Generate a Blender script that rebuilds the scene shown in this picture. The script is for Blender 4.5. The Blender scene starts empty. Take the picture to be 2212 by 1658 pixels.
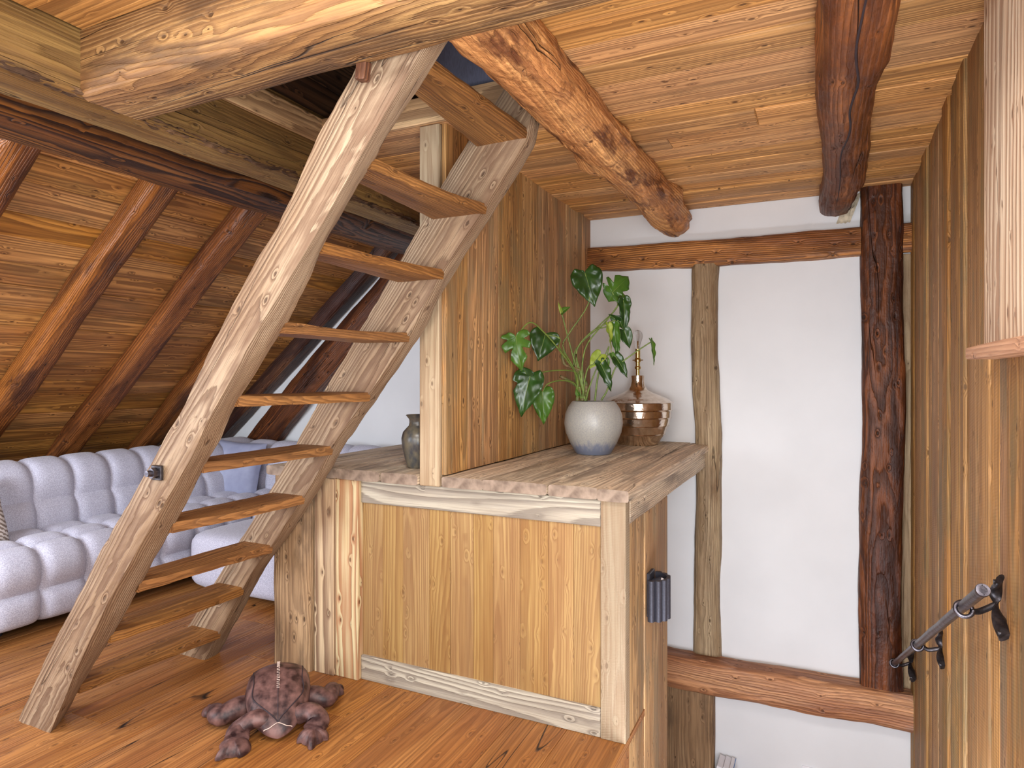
import bpy, math, random
from mathutils import Vector, Matrix, noise as mn

random.seed(7)
SC = bpy.context.scene
COL = SC.collection

# ------------------------------------------------------------------ camera, light, exposure
FPX, YAW, CY, CAMH = 1414.0, 25.5, 815.3, 1.4
W_, H_ = 2212, 1658
cam_d = bpy.data.cameras.new('camera')
cam = bpy.data.objects.new('camera', cam_d)
COL.objects.link(cam)
cam.location = (0, 0, CAMH)
cam.rotation_euler = (math.pi / 2, 0, math.radians(YAW))
cam_d.sensor_width = 36
cam_d.lens = 36 * FPX / W_
cam_d.shift_y = (CY - H_ / 2) / W_
cam_d.clip_start = 0.02
SC.camera = cam

world = bpy.data.worlds.new('world')
SC.world = world
world.use_nodes = True
world.node_tree.nodes['Background'].inputs[0].default_value = (0.80, 0.88, 1.0, 1)
world.node_tree.nodes['Background'].inputs[1].default_value = 1.0


def area_light(name, loc, target, sx, sy, power, color):
    d = bpy.data.lights.new(name, 'AREA')
    d.shape = 'RECTANGLE'
    d.size, d.size_y = sx, sy
    d.energy = power
    d.color = color
    o = bpy.data.objects.new(name, d)
    COL.objects.link(o)
    o.location = loc
    o.rotation_euler = (Vector(target) - Vector(loc)).to_track_quat('-Z', 'Y').to_euler()
    return o


# daylight entering through the two rear windows, the roof window on the left and the stair window on the right
area_light('daylight_rear_left', (-3.2, -1.95, 1.50), (-3.3, 3, 1.6), 1.5, 1.5, 62, (0.80, 0.89, 1.0))
area_light('daylight_rear_right', (-0.85, -1.95, 1.40), (-0.7, 3, 1.5), 1.5, 1.3, 36, (1.0, 0.98, 0.96))
area_light('daylight_roof_window', (-3.75, 0.3, 1.55), (-3.5, 4.3, 0.85), 1.2, 1.2, 72, (0.82, 0.89, 1.0))
area_light('daylight_stair_window', (0.40, 0.60, 1.35), (-1.9, 2.7, 2.1), 1.6, 1.5, 135, (0.92, 0.96, 1.0))
area_light('overhead_fill', (-0.80, 0.70, 2.49), (-0.80, 0.85, 0.3), 1.3, 0.9, 70, (0.95, 0.97, 1.0))  # added overhead fill for worktop and floor, hung under the closed ceiling
area_light('daylight_from_hall', (-0.10, 1.75, -0.42), (-0.15, 4.4, 0.10), 1.0, 0.5, 30, (0.86, 0.90, 1.0))

SC.view_settings.view_transform = 'Standard'
SC.view_settings.look = 'None'
SC.view_settings.exposure = 0.20
SC.view_settings.gamma = 1.0
SC.view_settings.use_curve_mapping = False

# ------------------------------------------------------------------ pixel -> world helpers (build time only)
_a = math.radians(YAW)
VV = Vector((-math.sin(_a), math.cos(_a), 0))
RR = Vector((math.cos(_a), math.sin(_a), 0))
CP = Vector((0, 0, CAMH))


def ray(x, y):
    return VV + RR * ((x - 1106) / FPX) + Vector((0, 0, 1)) * ((CY - y) / FPX)


def on(ax, val, x, y):
    d = ray(x, y)
    return CP + d * ((val - CP[ax]) / d[ax])


def at_depth(x, y, dep):
    return CP + ray(x, y) * dep


# ------------------------------------------------------------------ materials
def lin(c):
    return tuple((v / 255 / 12.92 if v / 255 <= 0.04045 else ((v / 255 + 0.055) / 1.055) ** 2.4) for v in c) + (1,)


def new_group():
    g = bpy.data.node_groups.new('WoodGrain', 'ShaderNodeTree')
    itf = g.interface

    def inp(n, t, dv):
        s = itf.new_socket(n, in_out='INPUT', socket_type=t)
        s.default_value = dv
    for n in ('Light', 'Mid', 'Dark', 'Stain'):
        inp(n, 'NodeSocketColor', (0.5, 0.3, 0.15, 1))
    for n, dv in (('RingFreq', 110), ('RingC', .5), ('Fiber', .3), ('StainA', .3), ('StainT', .55), ('StainScale', 1.0), ('KnotA', .7),
                  ('Crack', 0.0), ('CrackW', 0.012), ('CrackT', 0.5), ('Var', .2), ('Pith', .05), ('Warp', .09), ('Rough', .6), ('Bump', .5),
                  ('Hew', .0), ('HewScale', 1.0), ('Saw', 0.0)):
        inp(n, 'NodeSocketFloat', dv)
    itf.new_socket('Shader', in_out='OUTPUT', socket_type='NodeSocketShader')
    N, L = g.nodes, g.links
    gi = N.new('NodeGroupInput')
    go = N.new('NodeGroupOutput')
    I = gi.outputs

    def setin(s, v):
        if hasattr(v, 'is_linked') or isinstance(v, bpy.types.NodeSocket):
            L.new(v, s)
        else:
            s.default_value = v

    def M(op, a, b=0.0, c=0.0, clamp=False):
        n = N.new('ShaderNodeMath')
        n.operation = op
        n.use_clamp = clamp
        for i, v in enumerate((a, b, c)):
            setin(n.inputs[i], v)
        return n.outputs[0]

    def VM(op, a, b):
        n = N.new('ShaderNodeVectorMath')
        n.operation = op
        setin(n.inputs[0], a)
        setin(n.inputs[1], b)
        return n.outputs[0]

    def noise(v, scale=1.0, detail=2.0, rough=.5):
        n = N.new('ShaderNodeTexNoise')
        L.new(v, n.inputs['Vector'])
        setin(n.inputs['Scale'], scale)
        n.inputs['Detail'].default_value = detail
        n.inputs['Roughness'].default_value = rough
        return n

    def smooth(v, a, b, c=0.0, d=1.0):
        n = N.new('ShaderNodeMapRange')
        n.interpolation_type = 'SMOOTHSTEP'
        setin(n.inputs[0], v)
        setin(n.inputs[1], a)
        setin(n.inputs[2], b)
        setin(n.inputs[3], c)
        setin(n.inputs[4], d)
        return n.outputs[0]

    def mix(f, a, b, blend='MIX'):
        n = N.new('ShaderNodeMix')
        n.data_type = 'RGBA'
        n.blend_type = blend
        setin(n.inputs[0], f)
        setin(n.inputs[6], a)
        setin(n.inputs[7], b)
        return n.outputs[2]

    tc = N.new('ShaderNodeTexCoord')
    oi = N.new('ShaderNodeObjectInfo')
    wn = N.new('ShaderNodeTexWhiteNoise')
    wn.noise_dimensions = '1D'
    L.new(M('MULTIPLY', oi.outputs['Random'], 91.7), wn.inputs['W'])
    rs = N.new('ShaderNodeSeparateColor')
    L.new(wn.outputs['Color'], rs.inputs[0])
    r1, r2, r3 = rs.outputs[0], rs.outputs[1], rs.outputs[2]
    cmb = N.new('ShaderNodeCombineXYZ')
    L.new(M('MULTIPLY', r1, 40.0), cmb.inputs[0])
    L.new(M('MULTIPLY', r2, 3.0), cmb.inputs[1])
    V = tc.outputs['Object']
    P = VM('ADD', V, cmb.outputs[0])
    sv = N.new('ShaderNodeSeparateXYZ')
    L.new(V, sv.inputs[0])
    warp = noise(VM('MULTIPLY', P, (.55, 3.2, 3.2)), 1.0, 1.5)
    ws = N.new('ShaderNodeSeparateColor')
    L.new(warp.outputs['Color'], ws.inputs[0])
    vor = N.new('ShaderNodeTexVoronoi')
    vor.voronoi_dimensions = '2D'
    sp_ = N.new('ShaderNodeSeparateXYZ')
    L.new(P, sp_.inputs[0])
    kv = N.new('ShaderNodeCombineXYZ')
    L.new(M('MULTIPLY', sp_.outputs[0], 2.1), kv.inputs[0])
    L.new(M('MULTIPLY', M('ADD', sp_.outputs[1], M('MULTIPLY', sp_.outputs[2], .83)), 4.6), kv.inputs[1])
    L.new(kv.outputs[0], vor.inputs['Vector'])
    d = vor.outputs['Distance']
    vs_ = N.new('ShaderNodeSeparateColor')
    L.new(vor.outputs['Color'], vs_.inputs[0])
    kr = M('MULTIPLY', smooth(vs_.outputs[0], .70, 1.0), .16)
    K = smooth(d, M('MULTIPLY', kr, .45), M('ADD', kr, .004), 1.0, 0.0)
    KW = M('MULTIPLY', smooth(d, 0.0, .45, 1.0, 0.0), smooth(vs_.outputs[0], .68, .95))
    yp = M('ADD', M('ADD', sv.outputs[1], M('MULTIPLY', M('SUBTRACT', r2, .5), .12)), M('MULTIPLY', M('SUBTRACT', ws.outputs[0], .5), I['Warp']))
    zp = M('ADD', M('ADD', sv.outputs[2], M('ADD', I['Pith'], M('MULTIPLY', r3, .07))), M('MULTIPLY', M('SUBTRACT', ws.outputs[1], .5), I['Warp']))
    rad = M('SQRT', M('ADD', M('MULTIPLY', yp, yp), M('MULTIPLY', zp, zp)))
    rad = M('ADD', rad, M('MULTIPLY', KW, .014))
    fb = noise(VM('MULTIPLY', P, (5.0, 230.0, 230.0)), 1.0, 2.0).outputs[0]
    fr = M('FRACT', M('ADD', M('MULTIPLY', rad, I['RingFreq']), M('MULTIPLY', fb, .35)))
    ring = M('MULTIPLY', smooth(fr, .15, .85), smooth(fr, .9, 1.0, 1.0, 0.0))
    big = noise(VM('MULTIPLY', P, (1.1, 8.0, 8.0)), 1.0, 4.0).outputs[0]
    col = mix(smooth(big, .38, .62), I['Light'], I['Mid'])
    col = mix(M('MULTIPLY', ring, I['RingC'], clamp=True), col, I['Dark'])
    sk_ = noise(VM('MULTIPLY', VM('ADD', P, (1.9, 4.4, 8.8)), (1.3, 48.0, 48.0)), 1.0, 3.0, .6).outputs[0]
    skf = M('MULTIPLY', smooth(sk_, .44, .66), .48)
    col = mix(skf, col, I['Dark'])
    fbf = M('MULTIPLY', smooth(fb, .5, .72), I['Fiber'])
    col = mix(fbf, col, I['Dark'])
    st = noise(VM('MULTIPLY', VM('ADD', P, (3.3, 7.1, 1.7)), (2.0, 9.0, 9.0)), I['StainScale'], 6.0, .6).outputs[0]
    stm = smooth(st, I['StainT'], M('ADD', I['StainT'], .16))
    col = mix(M('MULTIPLY', stm, I['StainA']), col, I['Stain'])
    kcol = mix(.55, I['Dark'], (0.012, 0.006, 0.003, 1))
    col = mix(M('MULTIPLY', K, I['KnotA']), col, kcol)
    cr = noise(VM('MULTIPLY', VM('ADD', P, (11.3, .7, 2.1)), (.5, 13.0, 13.0)), 1.0, 1.0, .4).outputs[0]
    cg = noise(VM('MULTIPLY', P, (.9, 6.0, 6.0)), 1.0, 1.0).outputs[0]
    crm = M('MULTIPLY', smooth(M('ABSOLUTE', M('SUBTRACT', cr, .5)), 0.0, I['CrackW'], 1.0, 0.0), smooth(cg, I['CrackT'], M('ADD', I['CrackT'], .1)))
    col = mix(M('MULTIPLY', crm, I['Crack'], clamp=True), col, (0.012, 0.007, 0.005, 1))
    hs = N.new('ShaderNodeHueSaturation')
    L.new(col, hs.inputs['Color'])
    L.new(M('ADD', 1.0, M('MULTIPLY', M('SUBTRACT', r1, .5), I['Var'])), hs.inputs['Value'])
    L.new(M('ADD', 1.0, M('MULTIPLY', M('SUBTRACT', r3, .5), M('MULTIPLY', I['Var'], .6))), hs.inputs['Saturation'])
    L.new(M('ADD', .5, M('MULTIPLY', M('SUBTRACT', r2, .5), M('MULTIPLY', I['Var'], .03))), hs.inputs['Hue'])
    hw = noise(VM('MULTIPLY', P, (9.0, 14.0, 14.0)), I['HewScale'], 4.0, .6).outputs[0]
    saw = M('SINE', M('MULTIPLY', M('ADD', sv.outputs[0], M('MULTIPLY', sv.outputs[1], .25)), 620.0))
    h = M('ADD', M('MULTIPLY', ring, -.45), M('MULTIPLY', fb, .6))
    h = M('ADD', h, M('MULTIPLY', crm, M('MULTIPLY', I['Crack'], -2.5)))
    h = M('ADD', h, M('MULTIPLY', hw, I['Hew']))
    h = M('ADD', h, M('MULTIPLY', saw, I['Saw']))
    h = M('ADD', h, M('MULTIPLY', K, -.5))
    bp = N.new('ShaderNodeBump')
    bp.inputs['Distance'].default_value = .006
    L.new(I['Bump'], bp.inputs['Strength'])
    L.new(h, bp.inputs['Height'])
    pb = N.new('ShaderNodeBsdfPrincipled')
    L.new(hs.outputs[0], pb.inputs['Base Color'])
    L.new(M('ADD', I['Rough'], M('MULTIPLY', ring, .08)), pb.inputs['Roughness'])
    L.new(bp.outputs[0], pb.inputs['Normal'])
    pb.inputs['Specular IOR Level'].default_value = .35
    L.new(pb.outputs[0], go.inputs[0])
    return g


WG = new_group()


GAIN = {'ceiling_pine': (1.54, 1.586, 1.233),
        'roof_lining_pine': (1.432, 1.483, 0.963),
        'oiled_oak_floor': (0.68, 0.706, 0.51),
        'partition_boards': (1.13, 1.148, 0.832),
        'ladder_stringer_oak': (0.407, 0.418, 0.444),
        'stair_wall_boards': (0.858, 0.798, 0.487),
        'dark_old_timber': (0.633, 0.435, 0.235),
        'honey_timber': (1.9, 1.805, 1.08),
        'header_beam_oak': (0.561, 0.503, 0.394),
        'loft_edge_oak': (0.353, 0.334, 0.226),
        'dark_figured_purlin': (0.457, 0.397, 0.269),
        'rafter_timber': (0.863, 0.837, 0.48),
        'grey_weathered_spruce': (0.534, 0.611, 0.645),
        'panel_spruce': (0.463, 0.488, 0.379),
        'pale_spruce': (0.338, 0.345, 0.324),
        'orange_knotty_spruce': (0.607, 0.738, 0.702),
        'brushed_stripe_spruce': (0.723, 0.783, 0.762),
        'weathered_corner_post': (0.645, 0.655, 0.655),
        'pale_post_wood': (0.483, 0.538, 0.531),
        'ladder_tread_oak': (0.755, 0.614, 0.338),
        'stripped_log': (1.192, 1.181, 0.91),
        'dark_ceiling_timber': (1.101, 0.86, 0.567),
        'grey_brown_stud': (0.949, 0.981, 0.96),
        'bleached_casing': (0.901, 0.95, 0.949),
        'worktop_old_planks': (1.975, 2.498, 2.77),
        'cabinet_side_boards': (0.935, 1.043, 0.9),
        'mottled_sill_timber': (0.939, 0.865, 0.752)}


def wood(name, light, mid, dark, stain=(60, 40, 25), **kw):
    m = bpy.data.materials.new(name)
    m.use_nodes = True
    nt = m.node_tree
    nt.nodes.clear()
    g = nt.nodes.new('ShaderNodeGroup')
    g.node_tree = WG
    o = nt.nodes.new('ShaderNodeOutputMaterial')
    nt.links.new(g.outputs[0], o.inputs[0])
    for n, c in (('Light', light), ('Mid', mid), ('Dark', dark), ('Stain', stain)):
        q = lin(c)
        lum = .25 * q[0] + .65 * q[1] + .10 * q[2]
        k3 = GAIN.get(name, (1, 1, 1))
        c3 = [(v * .86 + lum * .14) * 1.22 * k for v, k in zip(q[:3], k3)]
        top = max(max(c3) / .82, 1)
        g.inputs[n].default_value = tuple(v / top for v in c3) + (1,)
    for k, v in kw.items():
        g.inputs[k].default_value = v
    return m


def plain(name, color, rough=.6, metal=0.0, noise_amt=.15, scale=(30, 30, 30), bump=.2, color2=None, spec=.5, coat=0.0, dist=.002):
    m = bpy.data.materials.new(name)
    m.use_nodes = True
    nt = m.node_tree
    N, L = nt.nodes, nt.links
    pb = N['Principled BSDF']
    pb.inputs['Roughness'].default_value = rough
    pb.inputs['Metallic'].default_value = metal
    pb.inputs['Specular IOR Level'].default_value = spec
    pb.inputs['Coat Weight'].default_value = coat
    pb.inputs['Coat Roughness'].default_value = .15
    tc = N.new('ShaderNodeTexCoord')
    mp = N.new('ShaderNodeMapping')
    mp.inputs['Scale'].default_value = scale
    L.new(tc.outputs['Object'], mp.inputs[0])
    nz = N.new('ShaderNodeTexNoise')
    nz.inputs['Detail'].default_value = 6
    nz.inputs['Scale'].default_value = 1
    L.new(mp.outputs[0], nz.inputs['Vector'])
    mx = N.new('ShaderNodeMix')
    mx.data_type = 'RGBA'
    c2 = color2 or tuple(v * (1 - noise_amt) for v in color)
    mx.inputs[6].default_value = lin(color)
    mx.inputs[7].default_value = lin(c2)
    mr = N.new('ShaderNodeMapRange')
    mr.inputs[1].default_value = .35
    mr.inputs[2].default_value = .65
    L.new(nz.outputs[0], mr.inputs[0])
    L.new(mr.outputs[0], mx.inputs[0])
    L.new(mx.outputs[2], pb.inputs['Base Color'])
    bp = N.new('ShaderNodeBump')
    bp.inputs['Strength'].default_value = bump
    bp.inputs['Distance'].default_value = dist
    L.new(nz.outputs[0], bp.inputs['Height'])
    L.new(bp.outputs[0], pb.inputs['Normal'])
    return m


M_CEIL = wood('ceiling_pine', (198, 142, 90), (172, 120, 74), (96, 58, 32), (112, 78, 52), RingFreq=95, RingC=0.6, Fiber=.35, StainA=0.55, StainT=0.5, KnotA=.9, Var=0.2, Rough=.55, Bump=.5, Warp=.07)
M_ROOF = wood('roof_lining_pine', (176, 118, 66), (148, 94, 50), (92, 52, 26), (92, 62, 38), RingFreq=90, RingC=0.75, Fiber=.35, StainA=0.55, KnotA=.9, Var=0.2, Rough=.5, Bump=.5, StainT=0.5)
M_STAIRWALL = wood('stair_wall_boards', (186, 138, 98), (160, 114, 78), (104, 70, 44), (112, 98, 82), RingFreq=120, RingC=0.55, Fiber=.45, StainA=0.65, StainT=.48, KnotA=.7, Var=0.3, Rough=.6, Bump=.5, Saw=.06)
M_PART = wood('partition_boards', (190, 140, 98), (160, 112, 76), (98, 66, 44), (120, 96, 76), RingFreq=110, RingC=0.65, Fiber=.5, StainA=0.7, StainT=.48, KnotA=.8, Var=0.24, Rough=.6, Bump=.6)
M_SIDE = wood('cabinet_side_boards', (190, 140, 98), (160, 112, 76), (98, 66, 44), (120, 96, 76), RingFreq=110, RingC=.5, Fiber=.5, StainA=0.65, StainT=.48, KnotA=.8, Var=0.24, Rough=.6, Bump=.6)
M_PANEL = wood('panel_spruce', (222, 170, 108), (206, 150, 90), (168, 108, 60), (178, 128, 82), RingFreq=120, RingC=0.6, Fiber=0.45, StainA=0.45, StainT=.55, KnotA=0.35, Var=.12, Rough=.55, Bump=.4)
M_RAIL = wood('grey_weathered_spruce', (226, 200, 170), (206, 178, 150), (142, 118, 100), (168, 150, 140), RingFreq=85, RingC=.75, Fiber=.3, StainA=.25, KnotA=0.6, Var=.08, Rough=.6, Bump=.7, Warp=.12, Pith=.03)
M_STILE = wood('pale_spruce', (234, 204, 166), (220, 184, 142), (188, 138, 98), (214, 176, 140), RingFreq=110, RingC=.3, Fiber=.35, StainA=.2, KnotA=.4, Var=.06, Rough=.6, Bump=.5, Saw=.1)
M_POST = wood('pale_post_wood', (226, 186, 144), (208, 164, 120), (168, 118, 80), (184, 140, 100), RingFreq=90, RingC=.35, Fiber=.35, StainA=.3, KnotA=.7, Var=.06, Rough=.6, Bump=.4)
M_BRUSHED = wood('brushed_stripe_spruce', (224, 186, 144), (208, 166, 124), (132, 92, 66), (150, 112, 86), RingFreq=55, RingC=.9, Fiber=.3, StainA=.3, KnotA=.7, Var=.06, Rough=.6, Bump=1.0, Warp=.05, Pith=.10)
M_ORANGE = wood('orange_knotty_spruce', (240, 198, 148), (230, 172, 116), (190, 108, 60), (214, 150, 100), RingFreq=60, RingC=.85, Fiber=.25, StainA=.25, KnotA=.9, Var=.04, Rough=.55, Bump=.9, Warp=.12, Pith=.02)
M_CORNER = wood('weathered_corner_post', (200, 158, 110), (172, 130, 86), (116, 82, 52), (104, 78, 54), RingFreq=110, RingC=.5, Fiber=.5, StainA=0.7, StainT=.5, KnotA=.8, Var=.08, Rough=.65, Bump=.7, Hew=.8)
M_TOP = wood('worktop_old_planks', (182, 146, 114), (156, 120, 90), (98, 72, 54), (88, 66, 50), RingFreq=100, RingC=.55, Fiber=.5, StainA=0.75, StainT=0.48, KnotA=.7, Crack=.7, CrackW=.008, Var=.14, Rough=.55, Bump=.7, Hew=.8)
M_STRINGER = wood('ladder_stringer_oak', (226, 188, 140), (204, 160, 110), (142, 98, 62), (150, 106, 68), RingFreq=115, RingC=0.75, Fiber=.45, StainA=0.7, StainT=0.53, KnotA=.75, Crack=.5, CrackW=.006, Var=.04, Rough=.65, Bump=.8, Hew=1.6, Warp=0.1, CrackT=0.44)
M_TREAD = wood('ladder_tread_oak', (172, 126, 84), (146, 102, 68), (90, 58, 36), (106, 66, 38), RingFreq=110, RingC=.55, Fiber=.45, StainA=.4, KnotA=.6, Crack=.4, CrackW=.006, Var=.12, Rough=.5, Bump=.7, Hew=.6)
M_HEADER = wood('header_beam_oak', (222, 176, 112), (196, 144, 84), (128, 86, 50), (112, 84, 62), RingFreq=105, RingC=0.65, Fiber=.45, StainA=0.75, StainT=0.5, KnotA=.8, Crack=.8, CrackW=.008, Var=.05, Rough=.6, Bump=.9, Hew=1.6, Warp=0.12, CrackT=0.42)
M_EDGE = wood('loft_edge_oak', (222, 176, 112), (196, 144, 84), (128, 86, 50), (112, 84, 62), RingFreq=105, RingC=0.4, Fiber=.45, StainA=.6, StainT=.52, KnotA=.8, Crack=.8, CrackW=.008, Var=.05, Rough=.6, Bump=.9, Hew=1.2, Warp=0.1)
M_DARK = wood('dark_old_timber', (150, 94, 48), (112, 62, 32), (58, 30, 18), (56, 28, 18), RingFreq=100, RingC=.75, Fiber=.5, StainA=.75, StainT=.47, KnotA=.85, Crack=.7, CrackW=.008, Var=.12, Rough=.45, Bump=1.0, Hew=2.2, Warp=0.12)
M_HONEY = wood('honey_timber', (150, 94, 48), (112, 62, 32), (58, 30, 18), (56, 28, 18), RingFreq=85, RingC=.75, Fiber=.5, StainA=0.6, StainT=.47, KnotA=.85, Crack=.7, CrackW=.008, Var=.12, Rough=.45, Bump=1.0, Hew=1.8, Warp=0.12)
M_CARVED = wood('dark_figured_purlin', (168, 108, 48), (138, 82, 34), (52, 26, 14), (66, 34, 18), RingFreq=70, RingC=1.0, Fiber=.4, StainA=.45, StainT=.54, KnotA=.8, Crack=.5, CrackW=.006, Var=.04, Rough=.42, Bump=1.0, Hew=1.2, Warp=0.18)
M_RAFTER = wood('rafter_timber', (166, 96, 44), (136, 74, 34), (82, 42, 20), (70, 34, 18), RingFreq=90, RingC=0.65, Fiber=.4, StainA=0.8, StainT=0.5, KnotA=.7, Crack=.4, CrackW=.006, Var=.1, Rough=.42, Bump=.8, Hew=2.6, Warp=.1)
M_RAFTERDARK = wood('blackened_rafter', (120, 74, 40), (72, 38, 26), (44, 22, 18), (48, 26, 22), RingFreq=90, RingC=.5, Fiber=.4, StainA=.8, StainT=.42, KnotA=.6, Var=.04, Rough=.45, Bump=.9, Hew=1.6)
M_LOG = wood('stripped_log', (208, 148, 92), (180, 118, 68), (116, 64, 32), (84, 42, 22), RingFreq=80, RingC=0.5, Fiber=.35, StainA=0.95, StainT=0.5, StainScale=1.6, KnotA=.85, Crack=.9, CrackW=.007, Var=.02, Rough=.45, Bump=1.0, Hew=3.0, HewScale=1.6, Warp=.2)
M_LOGDARK = wood('dark_ceiling_timber', (150, 98, 54), (104, 62, 38), (62, 36, 24), (76, 44, 32), RingFreq=60, RingC=0.5, Fiber=.35, StainA=0.85, StainT=.45, StainScale=1.0, KnotA=.7, Crack=.9, CrackW=.010, Var=.02, Rough=.45, Bump=.9, Hew=2.4, Warp=.1)
M_BARK = wood('bark_edge_wood', (128, 92, 54), (100, 68, 38), (56, 36, 20), (50, 30, 16), RingFreq=60, RingC=.5, StainA=.8, StainT=.45, StainScale=2.5, Fiber=.5, Rough=.8, Bump=1.0, Hew=3.0)
M_STUD = wood('grey_brown_stud', (178, 150, 112), (152, 122, 86), (98, 72, 46), (112, 80, 48), RingFreq=80, RingC=.4, Fiber=.45, StainA=0.75, StainT=.52, KnotA=.8, Crack=.6, CrackW=.007, Var=.04, Rough=.6, Bump=.9, Hew=2.4)
M_SILL = wood('mottled_sill_timber', (206, 150, 100), (170, 112, 70), (98, 54, 34), (140, 112, 104), RingFreq=80, RingC=0.5, Fiber=.4, StainA=0.8, StainT=.5, StainScale=.8, KnotA=.8, Crack=.5, CrackW=.006, Var=.04, Rough=.5, Bump=.9, Hew=1.2, Warp=0.14)
M_CASING = wood('bleached_casing', (234, 204, 170), (220, 184, 146), (168, 124, 92), (196, 158, 124), RingFreq=34, RingC=0.9, Fiber=.25, StainA=.3, KnotA=.7, Var=.02, Rough=.6, Bump=1.2, Warp=0.2)
M_SILLBOARD = wood('window_ledge_wood', (196, 146, 106), (176, 124, 88), (128, 82, 54), RingFreq=90, RingC=.4, Fiber=.4, StainA=.3, Var=.02, Rough=.55, Bump=.6, Hew=.8)
M_FLOOR = wood('oiled_oak_floor', (196, 124, 62), (170, 100, 46), (118, 64, 28), (124, 68, 34), RingFreq=110, RingC=0.45, Fiber=.45, StainA=.35, StainT=.56, KnotA=.5, Crack=1.0, CrackW=0.007, Var=0.12, Rough=.42, Bump=.4, CrackT=0.4)
M_LIPE = wood('hatch_lining_wood', (214, 172, 118), (190, 146, 94), (116, 78, 44), RingFreq=60, RingC=.7, Fiber=.3, StainA=.3, Var=.04, Rough=.6, Bump=.6)
M_LOFT = wood('loft_dark_boards', (112, 72, 40), (88, 54, 30), (40, 24, 14), RingFreq=60, RingC=.8, Fiber=.3, StainA=.3, Var=.1, Rough=.6, Bump=.6)

M_END = plain('weathered_end_grain', (150, 130, 112), .85, scale=(14, 22, 22), bump=.35, color2=(108, 90, 76), dist=.004)
M_WALL = plain('lime_plaster', (222, 222, 222), .9, noise_amt=.025, scale=(2.5, 2.5, 2.5), bump=.12, dist=.01)
M_ROUGHPLASTER = plain('crumbled_plaster', (206, 192, 166), .95, noise_amt=.2, scale=(40, 40, 40), bump=.8, dist=.01)
M_IRON = plain('forged_iron', (120, 116, 122), .38, 1.0, scale=(60, 60, 60), bump=.5, color2=(84, 80, 86))
M_IRONDARK = plain('blackened_iron', (82, 78, 80), .42, .9, scale=(60, 60, 60), bump=.6, color2=(56, 52, 54))
M_BLACK = plain('black_fluted_metal', (66, 66, 76), .45, .4, scale=(200, 200, 200), bump=.15, color2=(54, 54, 62))
M_BRONZE = plain('polished_bronze', (226, 212, 198), .12, 1.0, scale=(34, 34, 34), bump=.5, color2=(206, 188, 170), dist=.004)
M_BRASS = plain('polished_brass', (206, 178, 112), .18, 1.0, scale=(40, 40, 40), bump=.05, color2=(190, 160, 100))
M_LEAF = plain('dark_leaf', (44, 78, 26), .32, scale=(14, 14, 14), bump=.25, color2=(30, 58, 22), spec=.5, dist=.003)
M_LEAFMID = plain('green_leaf', (74, 112, 34), .35, scale=(14, 14, 14), bump=.25, color2=(54, 90, 28), spec=.5, dist=.003)
M_LEAFYELLOW = plain('young_leaf', (150, 166, 62), .45, scale=(14, 14, 14), bump=.2, color2=(128, 148, 50), spec=.4)
M_STEM = plain('green_stem', (120, 140, 62), .5, scale=(20, 20, 60), bump=.2, color2=(92, 112, 48))
M_STEMDARK = plain('woody_stem', (92, 104, 52), .6, scale=(30, 30, 30), bump=.5, color2=(122, 92, 62))
M_SOIL = plain('soil', (58, 44, 34), .95, scale=(60, 60, 60), bump=1.0, color2=(34, 26, 20), dist=.01)
M_PAPER = plain('paper_pages', (226, 222, 224), .8, noise_amt=.03, bump=.02)
M_COVER = plain('blue_cover', (64, 124, 190), .4, noise_amt=.03, bump=.02)
M_WHITE = plain('white_plastic', (236, 234, 238), .4, noise_amt=.02, bump=.02)
M_NAVY = plain('navy_piping', (58, 58, 96), .6, noise_amt=.1, bump=.1)
M_SEAM = plain('dark_seam', (46, 34, 40), .7, noise_amt=.1, bump=.1)
M_THREAD = plain('pale_thread', (214, 190, 176), .7, noise_amt=.1, bump=.1)
M_SLATE = plain('slate_fabric', (118, 118, 136), .9, noise_amt=.12, scale=(300, 300, 40), bump=.3)
M_VELVET = plain('blue_grey_velvet', (160, 164, 188), .75, noise_amt=.12, scale=(9, 9, 9), bump=.2, color2=(142, 146, 172))
M_FUR = plain('ivory_fleece', (236, 230, 214), .95, noise_amt=.1, scale=(80, 80, 80), bump=1.0, dist=.01)
M_SOFABASE = plain('sofa_base_fabric', (120, 116, 124), .9, noise_amt=.1, bump=.1)  # even grey for the sofa base, darker than the weave
M_LEATHER = plain('mottled_leather', (116, 84, 78), .5, scale=(24, 24, 24), bump=.25, color2=(42, 22, 22), spec=.4)


def fabric(name, c1, c2, scale=250, bump=.3):
    m = plain(name, c1, .9, noise_amt=.06, scale=(120, 30, 120), bump=.15, spec=.2)
    nt = m.node_tree
    N, L = nt.nodes, nt.links
    pb = N['Principled BSDF']
    base = pb.inputs['Base Color'].links[0].from_socket
    tc = N.new('ShaderNodeTexCoord')
    vo = N.new('ShaderNodeTexVoronoi')
    vo.inputs['Scale'].default_value = scale
    vo.inputs['Randomness'].default_value = 1.0
    L.new(tc.outputs['Object'], vo.inputs['Vector'])
    mr = N.new('ShaderNodeMapRange')
    mr.inputs[1].default_value = .25
    mr.inputs[2].default_value = .6
    L.new(vo.outputs['Distance'], mr.inputs[0])
    mx = N.new('ShaderNodeMix')
    mx.data_type = 'RGBA'
    L.new(mr.outputs[0], mx.inputs[0])
    L.new(base, mx.inputs[6])
    mx.inputs[7].default_value = lin(c2)
    L.new(mx.outputs[2], pb.inputs['Base Color'])
    bp = N.new('ShaderNodeBump')
    bp.inputs['Strength'].default_value = bump
    bp.inputs['Distance'].default_value = -.0015
    L.new(vo.outputs['Distance'], bp.inputs['Height'])
    L.new(bp.outputs[0], pb.inputs['Normal'])
    pb.inputs['Sheen Weight'].default_value = .2
    return m


M_SOFA = fabric('sofa_weave', (216, 216, 228), (172, 170, 186))


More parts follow.
